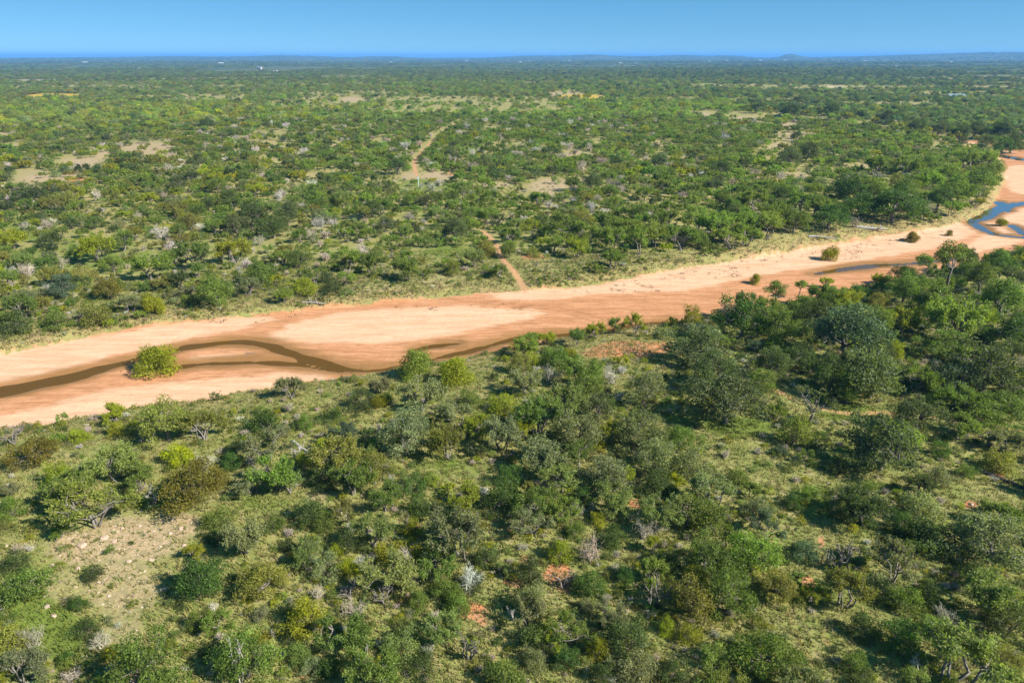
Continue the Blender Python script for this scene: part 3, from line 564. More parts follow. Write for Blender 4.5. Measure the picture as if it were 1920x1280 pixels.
LAB = {  # hand-written labels for the ones that stand out, by crown centre
    (291, 664): 'round golden-green willow bush standing alone in the sandy riverbed beside the stream', (1559, 473): 'round golden-green bush alone on the upstream sand', (1528, 750): 'half-bare oak with dark limbs beside the red track',
    (1418, 522): 'small golden willow on sand beside the first tall trees', (1878, 416): 'tiny willow on the sand bar beside the blue pool', (1786, 486): 'tallest cottonwood rising over the riverside grove', (1456, 540): 'slim tall tree at the downstream end of the grove, sand behind',
    (1738, 488): 'slim tall tree with bare trunk beside the tallest cottonwood', (1392, 590): 'big deep green oak at the riverside corner of the grove', (375, 1076): 'dark green oak casting its shadow on the open stony ground', (486, 1080): 'olive oak touching the dark oak on the stony ground',
    (356, 905): 'large brownish olive tree on the near bank, brightest yellow bush at its top', (60, 842): 'brownish olive tree near the frame edge where sand meets near bank', (104, 886): 'yellow-green bush in front of the brownish riverside tree at the frame edge',
    (22, 815): 'leafless shrub at the frame edge against the sand', (332, 850): 'bright yellow bush behind the large brownish olive tree', (1150, 812): 'bright yellow little tree amid the grey-green thicket', (784, 683): 'rounded green bush on the near bank, first of the pair against the sand',
    (853, 695): 'rounded yellow-green bush on the near bank, second of the pair against the sand', (963, 645): 'small golden bush poking above the near bank by the thin stream', (1662, 828): 'broad dark oak with long shadow on the open slope', (1370, 1110): 'widest green oak of the foreground thicket',
    (1582, 1045): 'leafless grey tree on the grassy slope beside the ruts', (1856, 818): 'white dead tree with bare forked limbs by the frame edge', (470, 1222): 'bleached forked dead branch standing in an oak at the bottom edge', (1762, 552): 'white dead trunk leaning in the riverside grove',
    (1790, 1176): 'blackened snag among bushes on the lower slope', (566, 842): 'fallen bleached tree heaped in the near bank scrub', (255, 1258): 'wide green oak cut by the bottom edge', (457, 1235): 'green oak behind the bleached branch at the bottom edge', (745, 310): 'dark oak standing beside the red bend of the track'}
# ------------------------------------------------------------------ landmarks that labels refer to
MARKS = [('the riverbed willow', 291, 664), ('the bleached bottom-edge branch', 470, 1225), ('the dark oak on stony ground', 376, 1076), ('the pink boulders', 170, 1022), ('the sand-side leafless shrub', 22, 815), ('the large brownish tree', 356, 905),
         ('the bright yellow little tree', 1150, 812), ('the half-bare oak', 1528, 750), ('the white dead tree', 1856, 818), ('the leafless rut-side tree', 1582, 1045), ('the blackened snag', 1790, 1176), ('the red soil patches', 962, 1092), ('the lowest red soil patch', 889, 1146),
         ('the tallest cottonwood', 1786, 486), ('the blue pool', 1855, 402), ('the upstream sand bush', 1559, 473), ('the track mouth', 985, 530), ('the straight upper track', 825, 255), ('the red bend in the track', 778, 312), ('the yellow meadow', 105, 180),
         ('the blue drum', 883, 363), ('the upper pale clearing', 120, 335), ('the long tan clearing', 275, 280), ('the pinkish clearing', 1035, 350), ('the dark oak clump', 480, 405), ('the ranch house', 1790, 182), ('the dark riverside oaks', 1640, 385), ('the paired bank bushes', 820, 690),
         ('the red sand-side clearing', 1180, 655), ('the fallen bleached tree', 566, 842), ('the big deep green oak', 1392, 590), ('the broad dark oak', 1662, 828), ('the widest foreground oak', 1370, 1110), ('the white leaning trunk', 1762, 552), ('the orange far-bend trees', 1620, 228), ('the far river bend', 1900, 290),
         ('the tan gaps', 1440, 230), ('the orange grove', 1090, 182), ('the rounded yellow-green bush', 104, 886), ('the far bank green oak', 400, 541), ('the slim tall tree', 1456, 540), ('the track gap', 930, 470), ('the dark lone oak', 386, 229), ('the pale scrub slit', 660, 187), ('the pale log on the bank', 1540, 455), ('the bare limbs', 720, 1115), ('the grassy ruts', 1545, 1190), ('the small tan gap', 490, 285), ('the bank weeds', 740, 535)]
ORD = ['', 'second ', 'third ', 'fourth ', 'fifth ', 'sixth ', 'seventh ', 'eighth ', 'ninth ', 'tenth ', 'eleventh ', 'twelfth ']
_used = {}
def auto_label(kind, tint, px, py, wpx):
    noun = {'oak': 'oak', 'mesquite': 'feathery mesquite', 'bush': 'bush', 'willow': 'dense rounded bush', 'bare': 'leafless twiggy bush', 'tall': 'tall tree', 'half': 'oak', 'dead': 'bleached dead tree', 'snag': 'dark snag', 'greydead': 'leafless tree'}[kind]
    d = [math.hypot(px - x, (py - y) * 1.5) for _, x, y in MARKS]; i = int(np.argmin(d)); nm, mx, my = MARKS[i]; dx, dy = px - mx, py - my
    size = 'wide' if wpx > 95 else 'large' if wpx > 62 else 'mid-sized' if wpx > 38 else 'small' if wpx > 22 else 'tiny'
    rel = ('right of' if dx > 0 else 'left of') if abs(dx) > abs(dy) * 1.3 else ('in front of' if dy > 0 else 'behind')
    rel = ('just ' if d[i] < 45 else 'some way ' if d[i] < 120 else 'far ') + rel
    colr = CNAME[tint] + ' ' if kind not in ('dead', 'snag') else ''
    key = f'{size} {colr}{noun} {rel} {nm}'
    k = _used.get(key, 0); _used[key] = k + 1
    lab = ORD[min(k, 11)] + key
    return lab if len(lab.replace('-', ' ').split()) <= 16 else lab.replace('feathery ', '').replace('twiggy ', '').replace('some way ', '')
def jitter(t, k=.12):
    b = 1 + random.uniform(-k, k) * 1.3; return tuple(float(c * b * (1 + random.uniform(-k, k) * .6)) for c in t)

PLACED = []       # x, y, radius of everything that stands
THINGS = []       # the record used for stuff
def plant(kind, tint, x, y, z, w, wpx, px, py, label=None, group=None, tcol=None, hs=1.0, rz=None):
    lib = SHAPES[kind]
    if wpx < 34 and kind + '_far' in SHAPES: lib = SHAPES[kind + '_far']
    cm, tm = random.choice(lib)
    root = empty(NAME[kind], (x, y, z), random.uniform(0, 6.283) if rz is None else rz)
    tag(root, label or auto_label(kind, tint, px, py, wpx), CAT[kind], group)
    if kind == 'willow': hs *= .8 if (int(px), int(py)) == (291, 664) else 1.15
    if (int(px), int(py)) == (566, 842): hs *= .4
    if (int(px), int(py)) == (470, 1222): root.location = (x + .1, y - 2.4, z); hs *= 2.6
    sc = (w * random.uniform(.86, 1.14), w * random.uniform(.86, 1.14), w * hs * random.uniform(.9, 1.1))
    if kind in ('oak', 'mesquite', 'bush', 'bare'): root.rotation_euler.x, root.rotation_euler.y = random.uniform(-.1, .1), random.uniform(-.1, .1)
    if kind == 'bare':
        o = obj('twigs', cm, root); o['tint'] = jitter(tcol or TINT[tint]); o.scale = sc
    else:
        if tm is not None:
            o = obj('trunk' if CAT[kind] != 'bush' else 'stems', tm, root); o.scale = sc
        if cm is not None:
            o = obj('crown' if CAT[kind] != 'bush' else 'foliage', cm, root); o['tint'] = jitter(tcol or TINT[tint]); o.scale = sc
    return root
count = {}
def side(x, y, px, py):
    return 'beyond the river' if y > np.interp(x, RIV_X, RIV_Y) else 'on the near side of the river'
RIV_X = np.array([plane_hit(a, b, BED)[0] for a, b in FAR_BANK[:24]]); RIV_Y = np.array([plane_hit(a, b, BED)[1] for a, b in FAR_BANK[:24]]) - 6
def group_of(kind, x, y, px, py):
    n = {'oak': 'oaks', 'half': 'oaks', 'mesquite': 'mesquites', 'bush': 'scrub bushes', 'willow': 'willow bushes', 'bare': 'leafless bushes', 'tall': 'cottonwoods', 'dead': 'dead trees', 'snag': 'dead trees', 'greydead': 'dead trees'}[kind]
    return n + ' ' + ('in the riverbed' if kind == 'willow' and 1400 < px or (px, py) == (291, 664) else side(x, y, px, py))
for tok in HERO.replace('\n', '|').split('|'):
    if not tok.strip(): continue
    kind, tint, cx, cy, wp = tok.split(); cx, cy, wp = float(cx), float(cy), float(wp)
    h = 2.0
    for _ in range(8):
        x, y, z = ground_hit(cx, cy, h * .5); _, _, dep = project(x, y, z + h * .5)
        w = wp * dep[0] / FPX * (1.0 if kind != 'tall' else 1.0); h = w * HR[kind]
        if kind == 'tall': h = w * 1.55 * 1.3
    x, y, z = float(x[0]), float(y[0]), float(z[0])
    if kind in ('dead', 'greydead', 'snag'): w *= 1.15
    plant(kind, tint, x, y, z - .03, w, wp, cx, cy, LAB.get((int(cx), int(cy))), group_of(kind, x, y, cx, cy), rz=None)
    PLACED.append((x, y, w * .5)); count[NAME[kind]] = count.get(NAME[kind], 0) + 1

# ------------------------------------------------------------------ the rest of the scrub: openings kept free, sizes and colours by zone
OPEN = [(735, 705, 70, 20, .05), (820, 720, 90, 14, .15), (905, 690, 50, 20, .2), (200, 1080, 150, 85, 0), (250, 1010, 110, 50, 0), (90, 1170, 60, 70, .15), (60, 940, 60, 50, .35), (120, 850, 130, 40, .3), (520, 745, 180, 22, .05), (400, 760, 120, 14, .1), (620, 735, 60, 18, .2), (1180, 655, 90, 24, 0), (880, 700, 40, 20, .4), (1340, 800, 110, 26, .05), (1400, 830, 60, 20, .2),
        (1580, 775, 130, 18, .1), (1500, 905, 120, 26, .2), (1540, 1000, 60, 60, .25), (1590, 1215, 120, 90, .05), (1540, 1130, 40, 40, .1), (1380, 815, 90, 22, 0), (1500, 1150, 60, 60, .25), (1850, 890, 120, 50, .3), (1800, 930, 60, 30, .3), (620, 930, 60, 25, .3), (700, 870, 50, 15, .4), (840, 890, 60, 30, .5), (950, 1120, 90, 40, .45), (1060, 1080, 40, 30, .4), (900, 1150, 40, 30, .3), (1470, 725, 40, 20, .1), (250, 1180, 90, 40, .15), (1660, 960, 40, 20, .4), (1830, 800, 90, 18, .25),
        (140, 480, 150, 50, .4), (250, 480, 40, 60, .4), (850, 480, 90, 18, .1), (1000, 500, 80, 20, .1), (780, 545, 200, 26, .12), (500, 570, 160, 20, .15), (120, 635, 160, 22, .15), (1250, 490, 200, 16, .1), (1500, 450, 160, 16, .12), (1650, 425, 120, 16, .15), (1790, 395, 60, 25, .25), (800, 350, 50, 30, .35), (780, 390, 40, 30, .5)]
def openness(px, py):
    d = np.ones(np.shape(px))
    for x, y, a, b, k in OPEN:
        d = np.minimum(d, np.where(np.hypot((px - x) / a, (py - y) / b) < 1, k, 1))
    t = np.maximum(spots(px, py, SOIL_TAN), spots(px, py, SOIL_RED))
    d = np.where(t > .45, np.minimum(d, np.where(py < 520, .1, .3)), d)
    return np.where((spots(px, py, YELLOW) > .4) | (spots(px, py, PALE) > .4), 0, d)
ZONES = {'near': (['gg', 'mg', 'ol', 'yg', 'dk', 'gn', 'gr', 'oy'], [.2, .14, .14, .18, .07, .13, .1, .04]),
         'grove': (['mg', 'go', 'dk', 'gr', 'dg', 'ol', 'bl', 'yg'], [.2, .2, .13, .1, .17, .08, .08, .04]),
         'left': (['ol', 'yg', 'mg', 'gr', 'gg', 'dk', 'gn'], [.25, .16, .19, .16, .1, .07, .07]),
         'right': (['gr', 'mg', 'gn', 'yg', 'ol', 'go', 'gg'], [.38, .24, .16, .06, .06, .05, .05]),
         'far': (['ol', 'gg', 'mg', 'gr', 'gn', 'go'], [.28, .14, .22, .16, .12, .08]),
         'dark': (['go', 'dk', 'bl', 'mg', 'ol'], [.3, .25, .2, .15, .1])}
def sample_region(n, rmin, rmax, half_deg, size, spacing, power=1.0):
    u = rng.uniform(0, 1, n); r = (rmin ** (2 * power) + u * (rmax ** (2 * power) - rmin ** (2 * power))) ** (1 / (2 * power))
    a = np.radians(rng.uniform(-half_deg, half_deg, n)); x, y = r * np.sin(a), r * np.cos(a)
    w = size[0] + (size[1] - size[0]) * rng.uniform(0, 1, n) ** 1.7
    return x, y, w
class Grid:
    def __init__(s, c): s.c = c; s.d = {}
    def ok(s, x, y, r, k):
        i, j = int(x // s.c), int(y // s.c)
        for a in (i - 1, i, i + 1):
            for b in (j - 1, j, j + 1):
                for X, Y, R in s.d.get((a, b), ()):
                    if (X - x) ** 2 + (Y - y) ** 2 < (k * (R + r)) ** 2: return False
        return True
    def add(s, x, y, r): s.d.setdefault((int(x // s.c), int(y // s.c)), []).append((x, y, r))
G = Grid(12.0)
for p in PLACED: G.add(*p)
def candidates(n, rmin, rmax, deg, size, k, gr, zone_fn, dens=1.0, clump=12.0):
    x, y, w = sample_region(n, rmin, rmax, deg, size, 1)
    z = height(x, y); px, py, dep = project(x, y, z)
    P = np.stack([x, y], 1); d = openness(px, py) * dens
    sd = field('river', x, y); tr = field('track', x, y) + .4
    nz = fbm(x / clump, y / clump, 51)
    if clump > 15: nz = np.minimum(nz, .12 + fbm(x / 48, y / 30, 57, 4) * .95) - .07 * (px < 760) * (py > 290) - .03 * (px < 1250) * (py > 230)
    keep = (sd < -w * .35 - .8) & (tr < -w * .3) & (rng.uniform(0, 1, n) < d * sstep(.24, .5, nz + (d > .99) * .07)) & (px > -260) & (px < 2180) & (py < 1420)
    out = []
    for i in np.where(keep)[0]:
        if gr.ok(x[i], y[i], w[i] * .5, k):
            gr.add(x[i], y[i], w[i] * .5); out.append((x[i], y[i], z[i], w[i], px[i], py[i], dep[i]))
    return out
def pick(zone):
    c, p = ZONES[zone]; return c[int(rng.choice(len(c), p=p))]
def zone_of(x, y, px, py):
    r = math.hypot(x, y); near = y < np.interp(x, RIV_X, RIV_Y)
    if near and r < 220: return 'grove' if px > 1260 + max(0, (py - 700)) * .9 and py < 900 else 'near'
    if py < 190: return 'dark' if rng.uniform() < .6 * float(sstep(700, 1700, px)) else 'far'
    if px > 1380 and py < 205 + (px - 1380) * .12: return 'dark'
    return 'left' if px < 620 + rng.normal() * 120 else 'right'
PLANTS = []
def add(lst, kinds, probs, extra=None):
    for (x, y, z, w, px, py, dep) in lst:
        zn = zone_of(x, y, px, py); k = str(rng.choice(kinds, p=probs))
        if zn in ('grove', 'dark') and k == 'mesquite' and rng.uniform() < .5: k = 'oak'
        t = pick(zn)
        if k == 'oak' and t in ('yg',): t = 'mg' if zn != 'dark' else 'dk'
        if k == 'oak' and zn in ('left', 'right') and rng.uniform() < .55: t = str(rng.choice(['dk', 'go', 'mg']))
        if k == 'bare': t = 'tw' if rng.uniform() < .6 else 'tg'
        if k == 'mesquite' and w > 6.5: w *= .75
        if k == 'bush' : w *= .75
        PLANTS.append((k, t, x, y, z, w, px, py, w * FPX / dep))
# near side of the river
add(candidates(1500, 28, 175, 47, (2.2, 5.0), .72, G, None), ['mesquite', 'bush', 'oak', 'bare'], [.42, .32, .11, .15])
add(candidates(5600, 28, 150, 47, (.9, 2.3), .58, G, None, .95), ['bush', 'mesquite', 'bare'], [.58, .22, .20])
# plain beyond the river
add(candidates(34000, 95, 520, 47, (2.6, 7.2), .52, G, None, 1.0, 22.0), ['mesquite', 'oak', 'bush', 'bare'], [.58, .19, .15, .08])
add(candidates(16000, 95, 330, 47, (1.2, 2.8), .5, G, None, .8), ['bush', 'mesquite', 'bare'], [.65, .25, .1])
PLANTS.sort(key=lambda p: -p[8])
LIMIT = {'oak_tree': 290, 'mesquite_tree': 295, 'scrub_bush': 300, 'leafless_bush': 110}
REST = []
for p in PLANTS:
    k, t, x, y, z, w, px, py, wpx = p; nm = NAME[k]
    vis = -10 < px < 1930 and py < 1300
    if vis and count.get(nm, 0) < LIMIT[nm]:
        count[nm] = count.get(nm, 0) + 1
        plant(k, t, x, y, z - .04, w, wpx, px, py - wpx * .3, None, group_of(k, x, y, px, py))
    else: REST.append(p)

# ------------------------------------------------------------------ the mass of scrub that reads as one: instances of the same crowns
def scatter(name, pts, kinds, label, cat):
    """pts: (kind, tint colour, x, y, z, w, height scale); every point carries its own crown, colour and turn"""
    srcs = []; index = {}
    for k in kinds:
        index[k] = []
        for cm, tm in SHAPES[k]:
            o = next((q for q in bpy.data.objects if q.data is cm), None)
            if o is not None: index[k].append(len(srcs)); srcs.append(o)
    V = np.array([p[2:5] for p in pts]); var = [random.choice(index[p[0]]) for p in pts]
    tint = np.array([p[1] for p in pts]); ws = np.array([[p[5] * random.uniform(.9, 1.1), p[5] * random.uniform(.9, 1.1), p[5] * p[6]] for p in pts])
    rot = np.zeros((len(pts), 3)); rot[:, 2] = rng.uniform(0, 6.283, len(pts))
    me = bpy.data.meshes.new(name); me.vertices.add(len(V)); me.vertices.foreach_set('co', V.astype(np.float32).ravel())
    for an, typ, arr in (('tint', 'FLOAT_VECTOR', tint), ('scl', 'FLOAT_VECTOR', ws), ('rot', 'FLOAT_VECTOR', rot), ('var', 'INT', np.array(var))):
        at = me.attributes.new(an, typ, 'POINT'); at.data.foreach_set('value' if typ == 'INT' else 'vector', arr.astype(np.int32 if typ == 'INT' else np.float32).ravel())
    me.update()
    o = obj(name, me); tag(o, label, cat, kind='stuff')
    ng = bpy.data.node_groups.new(name, 'GeometryNodeTree')
    ng.interface.new_socket('Geometry', in_out='INPUT', socket_type='NodeSocketGeometry'); ng.interface.new_socket('Geometry', in_out='OUTPUT', socket_type='NodeSocketGeometry')
    nd, lk = ng.nodes, ng.links
    gi, go = nd.new('NodeGroupInput'), nd.new('NodeGroupOutput'); jn = nd.new('GeometryNodeJoinGeometry')
    def named(a, t):
        q = nd.new('GeometryNodeInputNamedAttribute'); q.data_type = t; q.inputs['Name'].default_value = a; return q.outputs['Attribute']
    va, ro, sc_ = named('var', 'INT'), named('rot', 'FLOAT_VECTOR'), named('scl', 'FLOAT_VECTOR')
    er = nd.new('FunctionNodeEulerToRotation'); lk.new(ro, er.inputs[0])
    for i, s in enumerate(srcs):
        oi = nd.new('GeometryNodeObjectInfo'); oi.inputs['Object'].default_value = s; oi.transform_space = 'ORIGINAL'
        cp = nd.new('FunctionNodeCompare'); cp.data_type = 'INT'; cp.operation = 'EQUAL'
        ins = [q for q in cp.inputs if q.type == 'INT']; lk.new(va, ins[0]); ins[1].default_value = i
        ip = nd.new('GeometryNodeInstanceOnPoints'); lk.new(gi.outputs[0], ip.inputs['Points']); lk.new(cp.outputs[0], ip.inputs['Selection'])
        lk.new(oi.outputs['Geometry'], ip.inputs['Instance']); lk.new(er.outputs[0], ip.inputs['Rotation']); lk.new(sc_, ip.inputs['Scale']); lk.new(ip.outputs[0], jn.inputs[0])
    lk.new(jn.outputs[0], go.inputs[0])
    md = o.modifiers.new('scatter', 'NODES'); md.node_group = ng
    return o
def rest_pts(lst):
    out = []
    for k, t, x, y, z, w, px, py, wpx in lst:
        kk = k if wpx > 45 else k + '_far'
        out.append((kk, jitter(TINT[t], .16), x, y, z - .05 * w, w, random.uniform(.85, 1.15)))
    return out
KF = ['oak_far', 'mesquite_far', 'bush_far', 'bare_far']
near_rest = [p for p in REST if p[3] < np.interp(p[2], RIV_X, RIV_Y)]; far_rest = [p for p in REST if p[3] >= np.interp(p[2], RIV_X, RIV_Y)]
# low undergrowth between the bushes on the near side and along the far bank
def low(n, rmin, rmax, size, dens, far=False):
    x, y, w = sample_region(n, rmin, rmax, 47, size, 1); z = height(x, y); px, py, dep = project(x, y, z); P = np.stack([x, y], 1)
    sd = field('river', x, y); tr = field('track', x, y) + .3
    d = np.maximum(openness(px, py), .3) * dens * sstep(.25, .6, fbm(x / 5, y / 5, 77))
    kp = (sd < -.5) & (tr < -.3) & (rng.uniform(0, 1, n) < d) & (px > -150) & (px < 2070) & (py < 1380)
    out = []
    for i in np.where(kp)[0]:
        k = 'bush_far' if rng.uniform() < .75 else 'bare_far'
        t = TINT[pick(zone_of(x[i], y[i], px[i], py[i]))] if k == 'bush_far' else TINT['tw']
        out.append((k, jitter(t, .2), x[i], y[i], z[i] - .03, w[i], random.uniform(.6, 1.0)))
    return out
KALL = KF + ['oak', 'mesquite', 'bush', 'bare']
scatter('undergrowth', rest_pts(near_rest) + low(26000, 28, 150, (.35, 1.4), .85), KALL, 'low mixed undergrowth filling the gaps between near side bushes', 'undergrowth')
scatter('bank_undergrowth', low(14000, 90, 300, (.4, 1.4), .8), KF, 'low weeds and seedlings between the trees beyond the river', 'undergrowth')
def far_pts(n, rmin, rmax, size, hs, zmin):
    x, y, w = sample_region(n, rmin, rmax, 44, size, 1); z = height(x, y); px, py, dep = project(x, y, z)
    sd = field('river', x, y)
    d = openness(px, py); nz = fbm(x / 160, y / 90, 61)
    kp = (sd < -w * .4) & (rng.uniform(0, 1, n) < d * (.12 + .88 * sstep(.33, .5, nz))) & (px > -120) & (px < 2040)
    tone = fbm(x / 600, y / 260, 71)
    out = []
    for i in np.where(kp)[0]:
        zn = zone_of(x[i], y[i], px[i], py[i]); k = 'oak_far' if rng.uniform() < (.6 if zn == 'dark' else .32) else 'mesquite_far' if rng.uniform() < .6 else 'bush_far'
        t = TINT[pick(zn)]; b = float(np.interp(math.hypot(x[i], y[i]), [500, 1400], [1.0, .72])) + .45 * tone[i]
        out.append((k, tuple(c * b for c in jitter(t, .18)), x[i], y[i], z[i] - .3, w[i] * (1.15 if k == 'oak_far' else 1), hs * random.uniform(.75, 1.25)))
    return out
mass = rest_pts(far_rest) + far_pts(36000, 480, 1100, (3.5, 8.0), .9, 0) + far_pts(52000, 1100, 2600, (5, 11), .7, 0) + far_pts(40000, 2600, 6000, (10, 22), .42, 0) + far_pts(26000, 6000, 12000, (18, 40), .3, 0)
scatter('woodland', mass, KALL, 'endless mesquite and oak scrub covering the plain to the horizon', 'woodland')

# ------------------------------------------------------------------ grass tufts, sand litter and pebbles (uncountable)
def grass(name, label, n, rmin, rmax, hgt, fn, cols, blades=6):
    u = rng.uniform(0, 1, n); r = (rmin ** 1.2 + u * (rmax ** 1.2 - rmin ** 1.2)) ** (1 / 1.2); a = np.radians(rng.uniform(-46, 46, n)); x, y = r * np.sin(a), r * np.cos(a)
    z = height(x, y); px, py, dep = project(x, y, z); sd = field('river', x, y); tr = field('track', x, y)
    kp = fn(x, y, px, py, sd) & (tr < 0) & (px > -100) & (px < 2020) & (py < 1360)
    x, y, z, r, px, py = x[kp], y[kp], z[kp], r[kp], px[kp], py[kp]; m = len(x)
    c = np.array(cols)[rng.integers(0, len(cols), m)] * rng.uniform(.7, 1.3, (m, 1))
    lush = spots(px, py, LUSH)[:, None]; c = c * (1 - lush * .8) + np.array([.12, .17, .02]) * lush * .8
    V = np.zeros((m, blades, 3, 3)); s = (.6 + r / 110)[:, None]
    for b in range(blades):
        th = rng.uniform(0, 6.283, m); hh = hgt * rng.uniform(.5, 1.3, m); ln = hh * rng.uniform(.2, .9, m); wd = hgt * .15
        bx = rng.normal(size=m) * .1 * s[:, 0]; by = rng.normal(size=m) * .1 * s[:, 0]
        V[:, b, 0] = np.stack([x + bx - np.sin(th) * wd, y + by + np.cos(th) * wd, z - .02], 1)
        V[:, b, 1] = np.stack([x + bx + np.sin(th) * wd, y + by - np.cos(th) * wd, z - .02], 1)
        V[:, b, 2] = np.stack([x + bx + np.cos(th) * ln, y + by + np.sin(th) * ln, z + hh], 1)
    cc = np.repeat(c, blades * 3, 0); cc = np.column_stack([cc, np.ones(len(cc))])
    V = V.reshape(-1, 3); me = mesh_np(name, V, np.arange(len(V)).reshape(-1, 3), M_GRASS, {'gc': ('FLOAT_COLOR', cc)})
    tag(obj(name, me), label, 'grass', kind='stuff')
GC = [(.245, .225, .07), (.175, .2, .045), (.32, .27, .125), (.135, .165, .04), (.28, .25, .085)]
grass('grass', 'tufted dry and green grass over the near bank', 125000, 28, 150, .3, lambda x, y, px, py, sd: (sd < -.3) & (rng.uniform(0, 1, len(x)) < .35 + .65 * (spots(px, py, SOIL_TAN) < .5)), GC, 4)
grass('bank_grass', 'coarse brown and green weeds along the far bank', 60000, 90, 260, .42, lambda x, y, px, py, sd: (sd < -.2) & (sd > -13.5) & (y > np.interp(x, RIV_X, RIV_Y) - 8), [(.17, .14, .07), (.13, .14, .04), (.22, .17, .1), (.1, .12, .04), (.26, .2, .12)], 5)
LITTER = [(430, 597, 90, 9), (560, 588, 80, 8), (780, 582, 60, 10), (940, 575, 60, 8), (1140, 535, 90, 16), (1240, 515, 80, 12), (1330, 508, 80, 14), (1450, 487, 70, 10), (1620, 462, 60, 14), (1560, 480, 60, 8), (1660, 460, 40, 12), (1740, 440, 40, 8), (1180, 545, 60, 6)]
def litter_ok(x, y, px, py, sd):
    m = np.zeros(len(x), bool)
    for a, b, c, d in LITTER: m |= np.hypot((px - a) / c, (py - b) / d) < 1
    return (sd > .4) & m & (vnoise(x / 1.3, y / 1.3, 91) > .66)
grass('riverbed_litter', 'dark flood litter and weeds strewn over the sand', 80000, 95, 240, .24, litter_ok, [(.07, .045, .028), (.12, .075, .045), (.1, .1, .04), (.16, .11, .07)], 5)

def rock_mesh(seed, mat):
    rg = np.random.default_rng(seed); import bmesh
    bm = bmesh.new(); bmesh.ops.create_icosphere(bm, subdivisions=2, radius=.5)
    ax = [unit(rg.normal(size=3)) for _ in range(9)]; cut = rg.uniform(.3, .46, 9)
    for v in bm.verts:
        p = np.array(v.co)
        for a, c in zip(ax, cut):
            d = p @ a
            if d > c: p = p - a * (d - c)
        v.co = p * np.array([1, .8, .62])
    me = bpy.data.meshes.new('rock'); bm.to_mesh(me); bm.free(); me.materials.append(mat); return me
ROCKS = [rock_mesh(800 + i, M_ROCK) for i in range(4)]; PALES = [rock_mesh(820 + i, M_PALE) for i in range(3)]
BOULD = [(155, 1023, 22, 'pink granite slab standing out of the stony ground, largest of them'), (196, 1008, 18, 'pink boulder beside the largest granite slab'), (215, 1014, 14, 'flat pink rock in the middle of the boulder cluster'), (98, 1060, 14, 'orange-pink boulder at the edge of the small dark bush'),
         (145, 1066, 14, 'pink boulder below the largest granite slab'), (241, 1052, 12, 'rounded pink boulder alone on the stony slope'), (283, 1050, 13, 'pink rock under the open stony slope, toward the dark oak'), (340, 990, 13, 'uppermost pink rock of the stony patch'), (318, 1000, 12, 'pink rock just below the uppermost one'),
         (345, 1022, 12, 'pink rock beside the dark oak crown'), (394, 1002, 10, 'cream stone beside the grey-green mesquite above the dark oak'), (186, 1091, 10, 'cream stone under the small dark bush on the slope'), (205, 1116, 9, 'cream stone on the middle of the gravelly slope'), (185, 1110, 8, 'small cream stone beside two others on the slope'),
         (90, 1135, 16, 'pale rock ledge at the top of the bright grass'), (100, 1155, 14, 'tan rock at the edge of the bright grass'), (1660, 938, 12, 'pink rock heap on the grassy slope, upper stone'), (1675, 941, 10, 'pink rock heap on the grassy slope, lower stone'), (12, 1023, 9, 'cream stone at the frame edge of the stony ground'), (28, 1040, 9, 'second cream stone in from the frame edge'),
         (1820, 945, 12, 'reddish stone on the eroded slope near the frame edge'), (1553, 906, 8, 'small stone at the tip of the broad oak shadow'), (262, 986, 9, 'pink stone along the upper rim of the stony patch'), (230, 990, 10, 'pink stone at the upper rim between bushes'), (640, 960, 9, 'pale stone beside the dark bushes of the grassy gap')]
for i, (px, py, wp, lab) in enumerate(BOULD):
    x, y, z = ground_hit(px, py); w = float(wp * project(x, y, z)[2][0] / FPX)
    o = obj('boulder', random.choice(PALES if 'cream' in lab or 'pale' in lab else ROCKS)); o.location = (x[0], y[0], z[0] - w * .02); o.scale = (w, w, w); o.rotation_euler = (0, random.uniform(-.2, .2), random.uniform(0, 6.28))
    tag(o, lab, 'rock', 'granite rocks of the near slope')
def pebbles():
    V, F = [], []
    base = np.array([(1, 0, 0), (-.8, .2, 0), (0, .9, 0), (.1, -1, 0), (0, 0, .7), (0, 0, -.4)]); tri = [(0, 2, 4), (2, 1, 4), (1, 3, 4), (3, 0, 4), (2, 0, 5), (1, 2, 5), (3, 1, 5), (0, 3, 5)]
    px = rng.uniform(0, 640, 9000); py = rng.uniform(930, 1280, 9000); k = (spots(px, py, SOIL_TAN) > rng.uniform(.35, 1.6, 9000)); px, py = px[k], py[k]
    x, y, z = ground_hit(px, py)
    for i in range(len(x)):
        s = .03 + .13 * random.random() ** 4; a = random.uniform(0, 6.28); c, q = math.cos(a), math.sin(a); b = base * s * rng.uniform(.7, 1.3, 3)
        n = len(V) * 6; V.append(np.stack([b[:, 0] * c - b[:, 1] * q + x[i], b[:, 0] * q + b[:, 1] * c + y[i], b[:, 2] + z[i]], 1)); F += [(n + t[0], n + t[1], n + t[2]) for t in tri]
    tag(obj('gravel', mesh_np('gravel', np.concatenate(V), F, M_PALE)), 'loose pinkish stones and gravel scattered on the open slope', 'gravel', kind='stuff')
pebbles()

